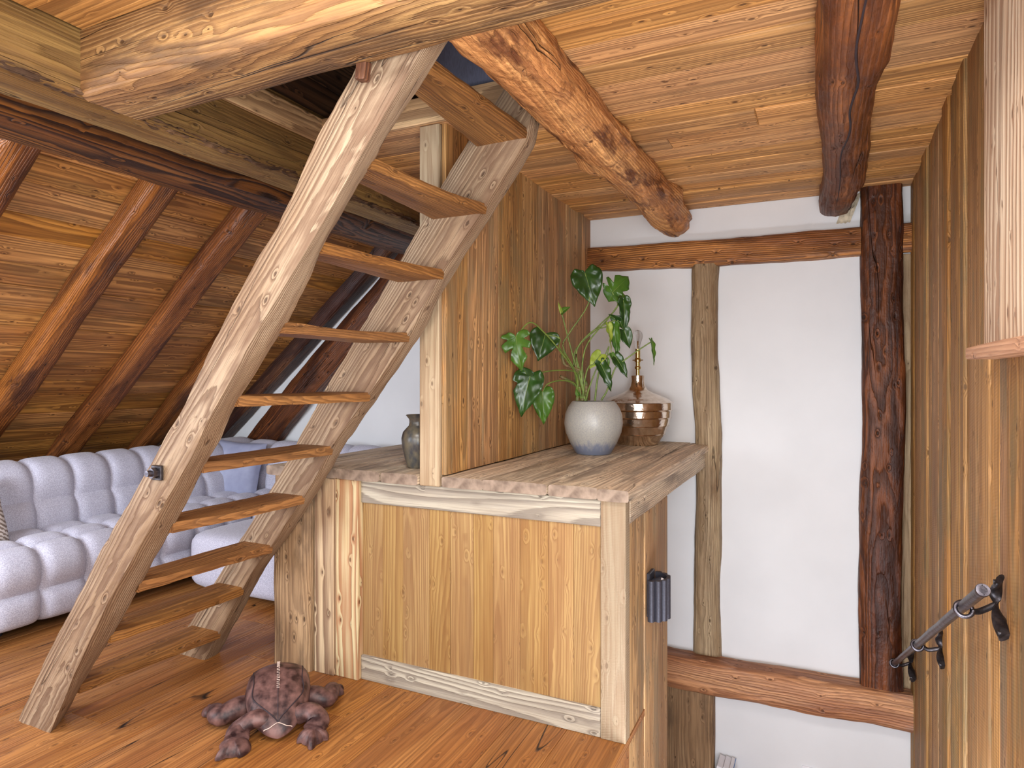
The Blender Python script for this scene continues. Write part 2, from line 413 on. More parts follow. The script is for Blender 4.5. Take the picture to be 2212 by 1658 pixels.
def patterned():
    m = bpy.data.materials.new('ikat_cushion')
    m.use_nodes = True
    N, L = m.node_tree.nodes, m.node_tree.links
    tc = N.new('ShaderNodeTexCoord')
    wv = N.new('ShaderNodeTexWave')
    wv.wave_type = 'BANDS'
    wv.bands_direction = 'DIAGONAL'
    wv.inputs['Scale'].default_value = 22
    wv.inputs['Distortion'].default_value = 3
    wv.inputs['Detail Scale'].default_value = 4
    L.new(tc.outputs['Object'], wv.inputs['Vector'])
    cr = N.new('ShaderNodeValToRGB')
    cr.color_ramp.elements[0].color = lin((128, 112, 100))
    cr.color_ramp.elements[1].color = lin((214, 204, 196))
    cr.color_ramp.elements[0].position = .3
    cr.color_ramp.elements[1].position = .5
    L.new(wv.outputs['Color'], cr.inputs[0])
    L.new(cr.outputs[0], N['Principled BSDF'].inputs['Base Color'])
    N['Principled BSDF'].inputs['Roughness'].default_value = .9
    return m


M_IKAT = patterned()


def pot_mat():
    m = plain('grey_glaze', (172, 168, 158), .38, scale=(190, 190, 150), bump=.12, color2=(150, 150, 148), spec=.5)
    N, L = m.node_tree.nodes, m.node_tree.links
    pb = N['Principled BSDF']
    base = pb.inputs['Base Color'].links[0].from_socket
    tc = N.new('ShaderNodeTexCoord')
    sp = N.new('ShaderNodeSeparateXYZ')
    L.new(tc.outputs['Object'], sp.inputs[0])
    nz = N.new('ShaderNodeTexNoise')
    nz.inputs['Scale'].default_value = 1
    mp = N.new('ShaderNodeMapping')
    mp.inputs['Scale'].default_value = (55, 55, 3)
    L.new(tc.outputs['Object'], mp.inputs[0])
    L.new(mp.outputs[0], nz.inputs['Vector'])
    ad = N.new('ShaderNodeMath')
    ad.operation = 'MULTIPLY_ADD'
    L.new(nz.outputs[0], ad.inputs[0])
    ad.inputs[1].default_value = -.09
    L.new(sp.outputs[2], ad.inputs[2])
    mr = N.new('ShaderNodeMapRange')
    mr.interpolation_type = 'SMOOTHSTEP'
    mr.inputs[1].default_value = -.02
    mr.inputs[2].default_value = .04
    mr.inputs[3].default_value = 1
    mr.inputs[4].default_value = 0
    L.new(ad.outputs[0], mr.inputs[0])
    mx = N.new('ShaderNodeMix')
    mx.data_type = 'RGBA'
    L.new(mr.outputs[0], mx.inputs[0])
    L.new(base, mx.inputs[6])
    mx.inputs[7].default_value = lin((112, 120, 140))
    L.new(mx.outputs[2], pb.inputs['Base Color'])
    return m


M_POT = pot_mat()
M_VASE = plain('mottled_vase_glaze', (118, 110, 92), .3, .2, scale=(34, 34, 20), bump=.1, color2=(70, 72, 76), spec=.6)
mg = bpy.data.materials.new('bulb_glass')
mg.use_nodes = True
mg.node_tree.nodes['Principled BSDF'].inputs['Transmission Weight'].default_value = 1
mg.node_tree.nodes['Principled BSDF'].inputs['Roughness'].default_value = .08
mg.node_tree.nodes['Principled BSDF'].inputs['IOR'].default_value = 1.25
M_GLASS = mg


# ------------------------------------------------------------------ mesh helpers
def tag(o, label=None, cat=None, group=None, kind=None):
    for k, v in (('label', label), ('category', cat), ('group', group), ('kind', kind)):
        if v:
            o[k] = v
    return o


def root(name, loc, label=None, cat=None, group=None, kind=None):
    o = bpy.data.objects.new(name, None)
    COL.objects.link(o)
    o.location = loc
    o.empty_display_size = .1
    return tag(o, label, cat, group, kind)


def wloc(p):
    """world matrix of a parent built here (translations and own bases only)"""
    m = p.matrix_basis.copy()
    while p.parent:
        p = p.parent
        m = p.matrix_basis @ m
    return m


def obj(name, verts, faces, mat, parent=None, M=None, world=True, smooth=None):
    """verts are world coordinates when world is True; they are stored relative to the frame M"""
    M = M or Matrix.Identity(4)
    me = bpy.data.meshes.new(name)
    if world:
        Mi = M.inverted()
        verts = [Mi @ Vector(v) for v in verts]
    me.from_pydata([tuple(v) for v in verts], [], faces)
    me.materials.append(mat)
    if smooth is not None:
        me.polygons.foreach_set('use_smooth', [True] * len(me.polygons))
        if smooth < 180:
            me.set_sharp_from_angle(angle=math.radians(smooth))
    me.update()
    o = bpy.data.objects.new(name, me)
    COL.objects.link(o)
    if parent:
        o.parent = parent
        o.matrix_basis = wloc(parent).inverted() @ M
    else:
        o.matrix_basis = M
    return o


def frame(p, xdir, up=(0, 0, 1)):
    x = Vector(xdir).normalized()
    u = Vector(up)
    y = u.cross(x).normalized()
    z = x.cross(y).normalized()
    m = Matrix((x, y, z)).transposed().to_4x4()
    m.translation = Vector(p)
    return m


def board(name, p0, p1, up, w, t, mat, parent=None, ch=.003, label=None):
    """a chamfered plank from p0 to p1, width w (local y), thickness t (local z, along up)"""
    p0, p1 = Vector(p0), Vector(p1)
    L = (p1 - p0).length / 2
    Mx = frame((p0 + p1) / 2, p1 - p0, up)
    v, f = chbox(L, w / 2, t / 2, ch)
    o = obj(name, v, f, mat, parent, Mx, world=False)
    if label:
        o['label'] = label
    return o


def chbox(a, b, c, ch):
    ch = min(ch, a * .4, b * .4, c * .4)
    V, idx, F = [], {}, []
    for sx in (-1, 1):
        for sy in (-1, 1):
            for sz in (-1, 1):
                for k in range(3):
                    p = [sx * a, sy * b, sz * c]
                    for j in range(3):
                        if j != k:
                            p[j] -= (sx, sy, sz)[j] * ch
                    idx[(sx, sy, sz, k)] = len(V)
                    V.append(tuple(p))

    def q(l, n):
        pts = [Vector(V[i]) for i in l]
        nn = (pts[1] - pts[0]).cross(pts[2] - pts[0])
        F.append(l if nn.dot(Vector(n)) > 0 else l[::-1])
    for k in range(3):
        o1, o2 = [j for j in range(3) if j != k]
        for s in (-1, 1):
            l = []
            for s1, s2 in ((-1, -1), (1, -1), (1, 1), (-1, 1)):
                sg = [0, 0, 0]
                sg[k], sg[o1], sg[o2] = s, s1, s2
                l.append(idx[(*sg, k)])
            n = [0, 0, 0]
            n[k] = s
            q(l, n)
        # edge parallel to axis k between the faces o1 and o2
        for s1 in (-1, 1):
            for s2 in (-1, 1):
                l = []
                for s, kk in ((-1, o1), (1, o1), (1, o2), (-1, o2)):
                    sg = [0, 0, 0]
                    sg[k], sg[o1], sg[o2] = s, s1, s2
                    l.append(idx[(*sg, kk)])
                n = [0, 0, 0]
                n[o1], n[o2] = s1, s2
                q(l, n)
    for sx in (-1, 1):
        for sy in (-1, 1):
            for sz in (-1, 1):
                q([idx[(sx, sy, sz, k)] for k in range(3)], (sx, sy, sz))
    return V, F


def box(name, lo, hi, mat, parent=None, ch=.003):
    lo, hi = Vector(lo), Vector(hi)
    d = hi - lo
    v, f = chbox(d.x / 2, d.y / 2, d.z / 2, ch)
    return obj(name, v, f, mat, parent, Matrix.Translation((lo + hi) / 2), world=False)


def hewn(name, p0, p1, up, w, h, mat, parent=None, e=9.0, amp=.006, bend=.01, seed=0, w1=None, h1=None, nx=48, ns=7, freq=(3, 9), knob=0.0, wane=0.0, endmat=None):
    """a hand-hewn timber: superellipse section (e = 2 is a round log), wandering axis, noisy skin"""
    p0, p1 = Vector(p0), Vector(p1)
    L = (p1 - p0).length
    Mx = frame(p0, p1 - p0, up)
    w1 = w if w1 is None else w1
    h1 = h if h1 is None else h1
    sq = []
    for i in range(ns):
        sq.append((-1 + 2 * i / ns, -1))
    for i in range(ns):
        sq.append((1, -1 + 2 * i / ns))
    for i in range(ns):
        sq.append((1 - 2 * i / ns, 1))
    for i in range(ns):
        sq.append((-1, 1 - 2 * i / ns))
    n = len(sq)
    V, F = [], []
    for k in range(nx + 1):
        t = k / nx
        x = t * L
        by = bend * mn.noise((x * .9, seed * 3.1, 0.3))
        bz = bend * mn.noise((x * .9, seed * 5.7, 7.3))
        ww = (w + (w1 - w) * t) / 2 * (1 + .5 * bend / w * mn.noise((x * 1.7, seed, 2.2)))
        hh = (h + (h1 - h) * t) / 2 * (1 + .5 * bend / h * mn.noise((x * 1.7, seed, 5.2)))
        for a, b in sq:
            s = (abs(a) ** e + abs(b) ** e) ** (-1 / e)
            y, z = a * s * ww, b * s * hh
            d = amp * mn.noise((x * freq[0], y * freq[1] + seed * 9, z * freq[1])) + amp * .6 * mn.noise((x * freq[0] * 3, y * freq[1] * 3, z * freq[1] * 3 + seed * 4))
            if knob:
                kk = mn.noise((x * 2.6, math.atan2(z, y) * 1.1, seed * 2.3))
                d += knob * max(0, kk - .12) * 2
            if wane and abs(a) > .8 and abs(b) > .8:
                d -= wane * (.5 + mn.noise((x * 2.2, a * 5 + seed, b * 5)))
            r = math.hypot(y, z)
            V.append((x, by + y + d * y / r, bz + z + d * z / r))
    for k in range(nx):
        for i in range(n):
            j = (i + 1) % n
            F.append((k * n + i, (k + 1) * n + i, (k + 1) * n + j, k * n + j)[::-1])
    for k, rev in ((0, False), (nx, True)):
        c = len(V)
        ring = [V[k * n + i] for i in range(n)]
        V.append(tuple(sum(q[j] for q in ring) / n for j in range(3)))
        for i in range(n):
            tri = (k * n + i, k * n + (i + 1) % n, c)
            F.append(tri[::-1] if not rev else tri)
    o = obj(name, V, F, mat, parent, Mx, world=False, smooth=38)
    if endmat:
        o.data.materials.append(endmat)
        for p in o.data.polygons[-2 * n:]:
            p.material_index = 1
    return o


def catmull(pts, n):
    pts = [Vector(p) for p in pts]
    out = []
    m = len(pts) - 1
    for k in range(n + 1):
        t = k / n * m
        i = min(int(t), m - 1)
        u = t - i
        p1, p2 = pts[i], pts[i + 1]
        p0 = pts[i - 1] if i > 0 else p1 * 2 - p2
        p3 = pts[i + 2] if i + 2 <= m else p2 * 2 - p1
        out.append(.5 * ((2 * p1) + (p2 - p0) * u + (2 * p0 - 5 * p1 + 4 * p2 - p3) * u * u + (3 * p1 - p0 - 3 * p2 + p3) * u ** 3))
    return out


def lerp_list(vals, n):
    m = len(vals) - 1
    out = []
    for k in range(n + 1):
        t = k / n * m
        i = min(int(t), m - 1)
        out.append(vals[i] + (vals[i + 1] - vals[i]) * (t - i))
    return out


def tube_data(pts, radii, seg=10, flat=None, twist=None, up=(0, 0, 1)):
    """verts, faces of a tube; flat = list of height/width ratios; twist in radians along the tube"""
    V, F = [], []
    n = len(pts)
    ref = Vector(up)
    for k, p in enumerate(pts):
        tdir = (pts[min(k + 1, n - 1)] - pts[max(k - 1, 0)]).normalized()
        a = ref - tdir * ref.dot(tdir)
        if a.length < 1e-4:
            a = Vector((1, 0, 0)) - tdir * tdir.x
        a.normalize()
        b = tdir.cross(a)
        r = radii[k]
        fl = flat[k] if flat else 1.0
        tw = twist[k] if twist else 0.0
        for i in range(seg):
            th = 2 * math.pi * i / seg
            ca, sa = math.cos(th) * fl, math.sin(th)
            c2, s2 = math.cos(tw), math.sin(tw)
            V.append(p + (a * (ca * c2 - sa * s2) + b * (ca * s2 + sa * c2)) * r)
    for k in range(n - 1):
        for i in range(seg):
            j = (i + 1) % seg
            F.append((k * seg + i, k * seg + j, (k + 1) * seg + j, (k + 1) * seg + i))
    F.append(tuple(range(seg))[::-1])
    F.append(tuple((n - 1) * seg + i for i in range(seg)))
    return V, F


def tube(name, ctrl, rad, mat, parent=None, n=16, seg=10, flat=None, twist=None, up=(0, 0, 1), smooth=60, M=None):
    pts = catmull(ctrl, n) if len(ctrl) > 2 else [Vector(ctrl[0]).lerp(Vector(ctrl[1]), k / n) for k in range(n + 1)]
    rr = lerp_list(rad, n) if isinstance(rad, (list, tuple)) else [rad] * (n + 1)
    fl = lerp_list(flat, n) if isinstance(flat, (list, tuple)) else ([flat] * (n + 1) if flat else None)
    tw = lerp_list(twist, n) if isinstance(twist, (list, tuple)) else None
    V, F = tube_data(pts, rr, seg, fl, tw, up)
    return obj(name, V, F, mat, parent, M, world=True, smooth=smooth)


def lathe(name, prof, mat, parent=None, loc=(0, 0, 0), seg=48, smooth=40, wob=0.0):
    V, F = [], []
    n = len(prof)
    for k, (r, z) in enumerate(prof):
        for i in range(seg):
            th = 2 * math.pi * i / seg
            q = r * (1 + wob * mn.noise((math.cos(th) * 2, math.sin(th) * 2, z * 20)))
            V.append((q * math.cos(th), q * math.sin(th), z))
    for k in range(n - 1):
        for i in range(seg):
            j = (i + 1) % seg
            F.append((k * seg + i, k * seg + j, (k + 1) * seg + j, (k + 1) * seg + i))
    if prof[0][0] > 1e-5:
        F.append(tuple(range(seg))[::-1])
    if prof[-1][0] > 1e-5:
        F.append(tuple((n - 1) * seg + i for i in range(seg)))
    return obj(name, V, F, mat, parent, Matrix.Translation(Vector(loc)), world=False, smooth=smooth)


# ------------------------------------------------------------------ dimensions
YB = 4.385          # back wall
ZC = 2.504          # ceiling
XR = 0.445          # stair wall
XE = -0.684         # edge of the floor at the stairwell, side of the cabinet
ZT = 0.976          # worktop
XP = -1.485         # right face of the partition
SLOPE = 0.8327
RX0, RZ0 = -4.988, 0.845     # a point on the undersides of the rafters


def rz(x):
    return RZ0 + SLOPE * (x - RX0)


SD = Vector((1, 0, SLOPE)).normalized()          # up the slope
SN = Vector((SLOPE, 0, -1)).normalized()         # out of the slope into the room

# ------------------------------------------------------------------ floor
floor = tag(box('floor', (-5.6, -2.0, -.20), (XE - .004, 3.15, -.03), M_FLOOR), kind='structure')
box('far_base', (-5.6, 3.15, -.20), (-2.42, YB, -.03), M_FLOOR, floor)
box('landing_base', (XE - .004, -2.0, -.20), (XR, .70, -.03), M_FLOOR, floor)
x = XE
random.seed(11)
while x > -5.3:
    w = random.choice((.205, .225, .19, .24))
    y = -2.0
    YE = 3.15 if x > -2.3 else YB
    while y < YE - .01:
        ln = random.uniform(1.6, 3.4)
        y2 = min(y + ln, YE)
        if YE - y2 < .5:
            y2 = YE
        board('plank', (x - w / 2, y + .0008, -.015 - random.uniform(0, .0006)), (x - w / 2, y2 - .0008, -.015), (0, 0, 1), w - .0016, .03, M_FLOOR, floor, ch=.0015)
        y = y2
    x -= w
for k in range(6):
    board('plank', (XE + .0 + .19 * k + .095, -2.0, -.015), (XE + .19 * k + .095, .70, -.015), (0, 0, 1), .188, .03, M_FLOOR, floor, ch=.0015)

# ------------------------------------------------------------------ stairs down (mostly below the picture)
st = tag(root('staircase', (0, .7, -1.4), 'oak stairs going down beside the panelled stair wall', 'stairs'))
for k in range(7):
    z = -.19 * (k + 1)
    y = .70 + .30 * k
    board('tread', (XE + .02, y + .16, z - .02), (XR - .03, y + .16, z - .02), (0, 0, 1), .34, .04, M_TREAD, st, ch=.006)
    board('riser', (XE + .02, y + .01, z + .06), (XR - .03, y + .01, z + .06), (0, 1, 0), .12, .02, M_TREAD, st)
lower = tag(box('floor_lower', (-2.44, 2.8, -1.55), (XR + .02, YB, -1.33), M_FLOOR), kind='structure')

# ------------------------------------------------------------------ back wall
wall_v = [(-5.6, YB, -1.4), (XR + .1, YB, -1.4), (XR + .1, YB, 3.6), (-1.9, YB, 3.6), (-5.6, YB, .45)]
wall_v += [(a, b + .12, c) for a, b, c in wall_v]
wb = tag(obj('wall_back', wall_v, [(0, 1, 2, 3, 4), (9, 8, 7, 6, 5), (0, 5, 6, 1), (1, 6, 7, 2), (2, 7, 8, 3), (3, 8, 9, 4), (4, 9, 5, 0)], M_WALL), kind='structure')

# ------------------------------------------------------------------ ceiling
ceil = tag(box('ceiling', (-2.2, 2.39, ZC + .03), (XR + .1, YB, ZC + .06), M_LOFT), kind='structure')
random.seed(5)
y = YB
k = 0
while y > -2.0:
    w = random.choice((.135, .16, .15, .175, .145, .13))
    if y > 2.40 > y - w - .05:
        w = y - 2.385
    xa = -2.14 if y - w > 2.37 else (-1.0 if y > 1.32 else -2.14)
    if 1.30 > y - w and y > 1.32:
        w = y - 1.30
    dz = random.uniform(-.006, .006)
    segs = [(xa, XR + .02)]
    if random.random() < .12:
        s = random.uniform(xa + .5, XR - .5)
        segs = [(xa, s), (s + .001, XR + .02)]
    for a, b in segs:
        board('board', (a, y - w / 2, ZC + .012 + dz), (b, y - w / 2, ZC + .012 + dz), (0, 0, 1), w - .002, .024, M_CEIL, ceil, ch=.004)
    y -= w
    k += 1
box('near_slab', (-2.2, -2.0, ZC + .03), (XR + .1, 1.30, ZC + .06), M_LOFT, ceil)
box('side_slab', (-1.0, 1.30, ZC + .03), (XR + .1, 2.39, ZC + .06), M_LOFT, ceil)

# ------------------------------------------------------------------ stair wall on the right
wr = tag(box('wall_right', (XR + .024, -2.0, -1.4), (XR + .12, YB + .1, ZC + .06), M_STAIRWALL), kind='structure')
ys = [on(0, XR, px, 815)[1] for px in (1966, 1973, 1981, 1992, 2003, 2012, 2025, 2040, 2052, 2062, 2080, 2088, 2134, 2152, 2178, 2212)]
yy = ys[-1]
while yy > -1.9:
    yy -= random.choice((.12, .15, .18))
    ys.append(yy)
random.seed(21)
for i in range(len(ys) - 1):
    y0, y1 = ys[i], ys[i + 1]
    th = random.choice((.016, .022, .028, .019, .033))
    zb = -1.4 if y0 > .7 else -.02
    if y1 < 1.2 and y0 > -.15:
        for za, zz in ((zb, 1.45), (2.42, ZC + .02)):
            board('board', (XR + .024 - th / 2, (y0 + y1) / 2, za), (XR + .024 - th / 2, (y0 + y1) / 2, zz), (-1, 0, 0), y0 - y1 - .003, th, M_STAIRWALL, wr, ch=.002)
        continue
    board('board', (XR + .024 - th / 2, (y0 + y1) / 2, zb), (XR + .024 - th / 2, (y0 + y1) / 2, ZC + .02), (-1, 0, 0), y0 - y1 - .003, th, M_STAIRWALL, wr, ch=.002)
# the bleached casing of the stair window and its ledge
win = tag(root('window_1', (XR, 1.7, 1.47)), kind='structure')
board('casing', (XR - .02, 2.03, 1.487), (XR - .02, 2.03, ZC), (-1, 0, 0), .44, .034, M_CASING, win, ch=.006)
hewn('ledge', (XR - .03, 2.285, 1.468), (XR - .03, .0, 1.468), (0, 0, 1), .085, .036, M_SILLBOARD, win, e=10, amp=.003, bend=.006, seed=3)
board('sash', (XR - .0, 1.0, 1.49), (XR - .0, 1.0, 2.42), (-1, 0, 0), .06, .04, M_CASING, win)
board('sash', (XR - .0, 0.0, 1.49), (XR - .0, 0.0, 2.42), (-1, 0, 0), .06, .04, M_CASING, win)

# ------------------------------------------------------------------ sloped roof lining on the left
wl = tag(root('wall_left', (-5.0, 1.5, .8)), kind='structure')
random.seed(9)
s = -.45
s_end = 3.05
OFF = .10
while s < s_end:
    w = random.choice((.15, .175, .2, .165, .19))
    c = Vector((RX0, 0, RZ0)) + SD * (s + w / 2) - SN * (OFF + random.uniform(0, .006))
    segs = [(-2.0, YB)]
    if random.random() < .6:
        q = random.uniform(1.4, 3.6)
        segs = [(-2.0, q), (q + .001, YB)]
    for a, b in segs:
        board('board', (c.x, a, c.z), (c.x, b, c.z), SN, w - .002, .022, M_ROOF, wl, ch=.003)
    s += w
q0 = Vector((RX0, 0, RZ0)) - SD * .5 - SN * (OFF + .04)
q1 = Vector((RX0, 0, RZ0)) + SD * 3.3 - SN * (OFF + .04)
board('backing', (q0.x, (YB - 2) / 2, q0.z), (q1.x, (YB - 2) / 2, q1.z), SN, YB + 2.0, .03, M_LOFT, wl)
# knee wall behind the sofa
box('knee_board', (-5.42, -2.0, -.03), (-5.36, YB, .55), M_ROOF, wl)

# rear wall with two windows (behind the photographer)
wr2 = tag(root('wall_rear', (-2.5, -2.0, 0)), kind='structure')
for lo, hi in (((-5.6, -2.1, -.2), (-3.95, -2.0, 3.0)), ((-2.45, -2.1, -.2), (-1.6, -2.0, 3.0)), ((-.1, -2.1, -.2), (XR + .12, -2.0, 3.0)),
               ((-3.95, -2.1, -.2), (-2.45, -2.0, .6)), ((-1.6, -2.1, -.2), (-.1, -2.0, .6)), ((-3.95, -2.1, 2.1), (-2.45, -2.0, 3.0)), ((-1.6, -2.1, 2.1), (-.1, -2.0, 3.0))):
    box('panel', lo, hi, M_WALL, wr2)
for k, xc in ((2, -3.2), (3, -.85)):
    wn_ = tag(root('window_%d' % k, (xc, -2.0, .6)), kind='structure')
    for a, b in (((xc - .75, .63), (xc + .75, .63)), ((xc - .75, 2.07), (xc + .75, 2.07))):
        board('frame_rail', (a[0], -2.05, a[1]), (b[0], -2.05, b[1]), (0, 0, 1), .06, .06, M_CASING, wn_)
    for xx in (xc - .72, xc, xc + .72):
        board('frame_stile', (xx, -2.05, .6), (xx, -2.05, 2.1), (0, 1, 0), .06, .06, M_CASING, wn_)

# ------------------------------------------------------------------ timbers of the back wall
hewn('wall_timber', (-1.53, YB - .012, 2.214), (XR + .02, YB - .012, 2.20), (0, 0, 1), .10, .165, M_HONEY, e=7, amp=.008, bend=.02, seed=2, nx=60, wane=.006)
tag(bpy.data.objects['wall_timber'], 'old honey brown horizontal timber across the top of the white wall', 'timber')
hewn('wall_stud', (-.692, YB - .01, 2.13), (-.684, YB - .01, -.40), (0, 1, 0), .165, .13, M_STUD, e=3.2, amp=.008, bend=.05, seed=5, w1=.165, nx=70, wane=.004)
tag(bpy.data.objects['wall_stud'], 'crooked grey brown upright stud in the white wall beside the worktop corner', 'timber')
hewn('wall_post', (.299, YB - .02, -.43), (.299, YB - .02, ZC + .015), (0, -1, 0), .215, .17, M_DARK, e=8, amp=.008, bend=.02, seed=8, nx=70, wane=.01)
tag(bpy.data.objects['wall_post'], 'wide dark brown knotty post from ceiling to sill beside the stair wall', 'post')
hewn('wall_sill', (-2.4, YB - .07, -.475), (XR + .01, YB - .07, -.49), (0, 0, 1), .18, .205, M_SILL, e=6, amp=.01, bend=.03, seed=12, nx=70, wane=.012)
tag(bpy.data.objects['wall_sill'], 'low mottled reddish sill timber at the foot of the white wall panel', 'timber')
hewn('lower_stud', (-.785, YB - .058, -1.33), (-.785, YB - .058, -.58), (0, -1, 0), .31, .11, M_CORNER, e=12, amp=.005, bend=.01, seed=14, nx=24)
tag(bpy.data.objects['lower_stud'], 'broad brown post with a big knot hole below the sill timber', 'post')
board_o = board('corner_board', (.425, YB - .012, -.42), (.425, YB - .012, 2.11), (0, -1, 0), .05, .02, M_STUD)
tag(board_o, 'thin greenish board filling the gap between dark post and stair wall', 'board')
# crumbled plaster patch beside the dark beam end
random.seed(3)
V, F = [], []
NX, NZ = 12, 10
for i in range(NX + 1):
    for j in range(NZ + 1):
        u, v = i / NX, j / NZ
        xx = .125 + .075 * u
        zz = 2.325 + .165 * v + .02 * mn.noise((u * 4, v * 4, 1))
        inside = (u > .55 - .8 * abs(v - .45) - .25 + .1)
        edge = min(u * 1.2, 1) * min((1 - v) * 3, 1) * min(v * 4, 1)
        V.append((xx - .06 * (1 - v), YB - .002 - .028 * edge * (.7 + .8 * abs(mn.noise((u * 9, v * 9, 5)))), zz))
for i in range(NX):
    for j in range(NZ):
        a = i * (NZ + 1) + j
        F.append((a, a + NZ + 1, a + NZ + 2, a + 1))
n0 = len(V)
V.append((.16, YB + .004, 2.40))
pp = obj('plaster_patch', V[:n0], F, M_ROUGHPLASTER, wb, Matrix.Translation((.15, YB, 2.4)), smooth=60)

# gable rafter and brace on the white wall (left)
gr = hewn('gable_rafter', (RX0 - .12 - .05, 4.30, rz(RX0 - .17) + .075), (-2.5, 4.30, rz(-2.5) + .075), (0, 1, 0), .15, .17, M_RAFTERDARK, e=6, amp=.008, bend=.02, seed=31, nx=60, wane=.01)
tag(gr, 'blackened rafter running up the edge of the white gable wall', 'rafter')
b0 = on(1, 4.32, 575, 990)
b1 = Vector((-2.72, 4.32, 2.50))
b0 = Vector((-4.75, 4.32, .62 - .0))
b0.z = b1.z - (b1.x - b0.x) * .925
br = hewn('gable_brace', b0, b1, (0, 1, 0), .26, .13, M_DARK, e=6, amp=.01, bend=.03, seed=33, nx=60, wane=.012)
tag(br, 'thick dark brown brace slanting across the white gable wall behind the ladder', 'brace')

# ------------------------------------------------------------------ rafters under the roof lining
for i, (yr, lab) in enumerate(((1.62, 'rafter at the left picture edge beneath the figured purlin'),
                               (2.30, 'orange brown rafter running down to the sofa, left one of the two fully seen'),
                               (2.915, 'orange brown rafter right of its twin, its foot behind the sofa back'),
                               (3.53, 'rafter foot peeping out left of the ladder above the sofa'))):
    pA = Vector((RX0, yr, RZ0)) - SD * .45 - SN * .045
    pB = Vector((RX0, yr, RZ0)) + SD * 2.95 - SN * .045
    o = hewn('rafter', pA, pB, -SN, .175, .115, M_RAFTER, e=7, amp=.006, bend=.025, seed=40 + i, nx=60, wane=.012, w1=.165)
    tag(o, lab, 'rafter', 'rafters under the sloping roof lining')

# ------------------------------------------------------------------ beams along the room
pu = hewn('purlin', (-2.585, -2.0, 2.47), (-2.585, YB, 2.47), (0, 0, 1), .40, .40, M_CARVED, e=5, amp=.008, bend=.012, seed=51, nx=110, wane=.015)
tag(pu, 'dark glossy purlin with swirling figured grain above the rafters', 'beam')
lb = hewn('loft_edge_beam', (-2.262, -2.0, 2.475), (-2.262, YB, 2.475), (0, 0, 1), .222, .35, M_EDGE, e=14, amp=.006, bend=.01, seed=52, nx=120, wane=.008)
tag(lb, 'long weathered beam with a rough bark edge bordering the ladder hatch on the left', 'beam')
# rough bark edge
V, F = [], []
nxx = 300
for k in range(nxx + 1):
    yk = .4 + (YB - .4) * k / nxx
    for j in range(7):
        th = -.35 + (math.pi / 2 + .7) * j / 6
        rr_ = .014 + .016 * mn.noise((yk * 10, th * 2, 3)) + .013 * mn.noise((yk * 34, th * 5, 8))
        V.append((-2.166 + rr_ * math.cos(th - math.pi / 2 + .0) * 1.1, yk, 2.318 + rr_ * math.sin(th - math.pi / 2)))
for k in range(nxx):
    for j in range(6):
        a = k * 7 + j
        F.append((a, a + 1, a + 8, a + 7))
obj('bark_edge', V, F, M_BARK, lb, frame((-2.166, .4, 2.318), (0, 1, 0)), smooth=60)

hd = hewn('header_beam', (-2.165, 1.415, 2.42), (XR + .02, 1.415, 2.42), (0, 0, 1), .235, .24, M_HEADER, e=14, amp=.005, bend=.014, seed=53, nx=90, wane=.01)
tag(hd, 'massive golden header beam crossing the ceiling in front of the ladder top', 'beam')

lg = hewn('log_beam', (-.868, 1.30, 2.438), (-.890, YB + .01, 2.440), (0, 0, 1), .222, .222, M_LOG, e=2.15, amp=.012, bend=.02, seed=61, nx=170, ns=10, w1=.205, h1=.205, freq=(6, 15), knob=.034)
tag(lg, 'knobbly stripped round log beam under the ceiling behind the header beam', 'beam')
dk = hewn('dark_beam', (.082, 0.6, 2.46), (.075, YB + .02, 2.455), (0, 0, 1), .185, .22, M_LOGDARK, e=3.4, amp=.010, bend=.03, seed=63, nx=150, ns=8, w1=.185, h1=.205, freq=(4, 10), knob=.012, wane=.008)
tag(dk, 'dark reddish brown ceiling beam with a long open crack, ending beside the dark post', 'beam')
# the open crack along the underside
cpts = catmull([(.092, 1.30, 0), (.098, 1.75, 0), (.082, 2.1, 0), (.098, 2.35, 0), (.082, 2.6, 0), (.090, 2.85, 0), (.066, 3.2, 0), (.070, 3.6, 0), (.062, 4.1, 0)], 80)
dkm = dk.matrix_basis.inverted()
V = []
for k, p in enumerate(cpts):
    hit, co, nn_, fi = dk.ray_cast(dkm @ Vector((p.x, p.y, 2.0)), dkm.to_3x3() @ Vector((0, 0, 1)))
    V.append((dk.matrix_basis @ co) if hit else Vector((p.x, p.y, 2.35)))
Vc, Fc = tube_data(V, [.0045 * (.35 + .65 * math.sin(math.pi * k / 80)) for k in range(81)], 6)
obj('crack', Vc, Fc, M_SEAM, dk, None, smooth=60)

# ------------------------------------------------------------------ hatch above the ladder, loft glimpsed through it
ht = tag(root('trim_1', (-1.6, 2.38, ZC)), kind='structure')
board('lining_board', (-2.135, 1.53, 2.555), (-2.135, 2.40, 2.555), (1, 0, 0), .115, .02, M_LIPE, ht, ch=.002)
board('lining_board', (-2.14, 2.395, 2.555), (-.95, 2.395, 2.555), (0, -1, 0), .115, .02, M_LIPE, ht, ch=.002)
lw = tag(root('wall_loft', (-2.2, 2.0, 2.7)), kind='structure')
for k in range(5):
    board('board', (-2.18, .9, 2.70 + .2 * k), (-2.18, 3.0, 2.70 + .2 * k), (1, 0, 0), .197, .02, M_LOFT, lw)
    board('board', (-2.18, 3.0, 2.70 + .2 * k), (-.2, 3.0, 2.70 + .2 * k), (0, -1, 0), .197, .02, M_LOFT, lw)
    board('board', (-2.18, .9, 2.70 + .2 * k), (-.2, .9, 2.70 + .2 * k), (0, -1, 0), .197, .02, M_LOFT, lw)
    board('board', (-.2, .9, 2.70 + .2 * k), (-.2, 3.0, 2.70 + .2 * k), (-1, 0, 0), .197, .02, M_LOFT, lw)
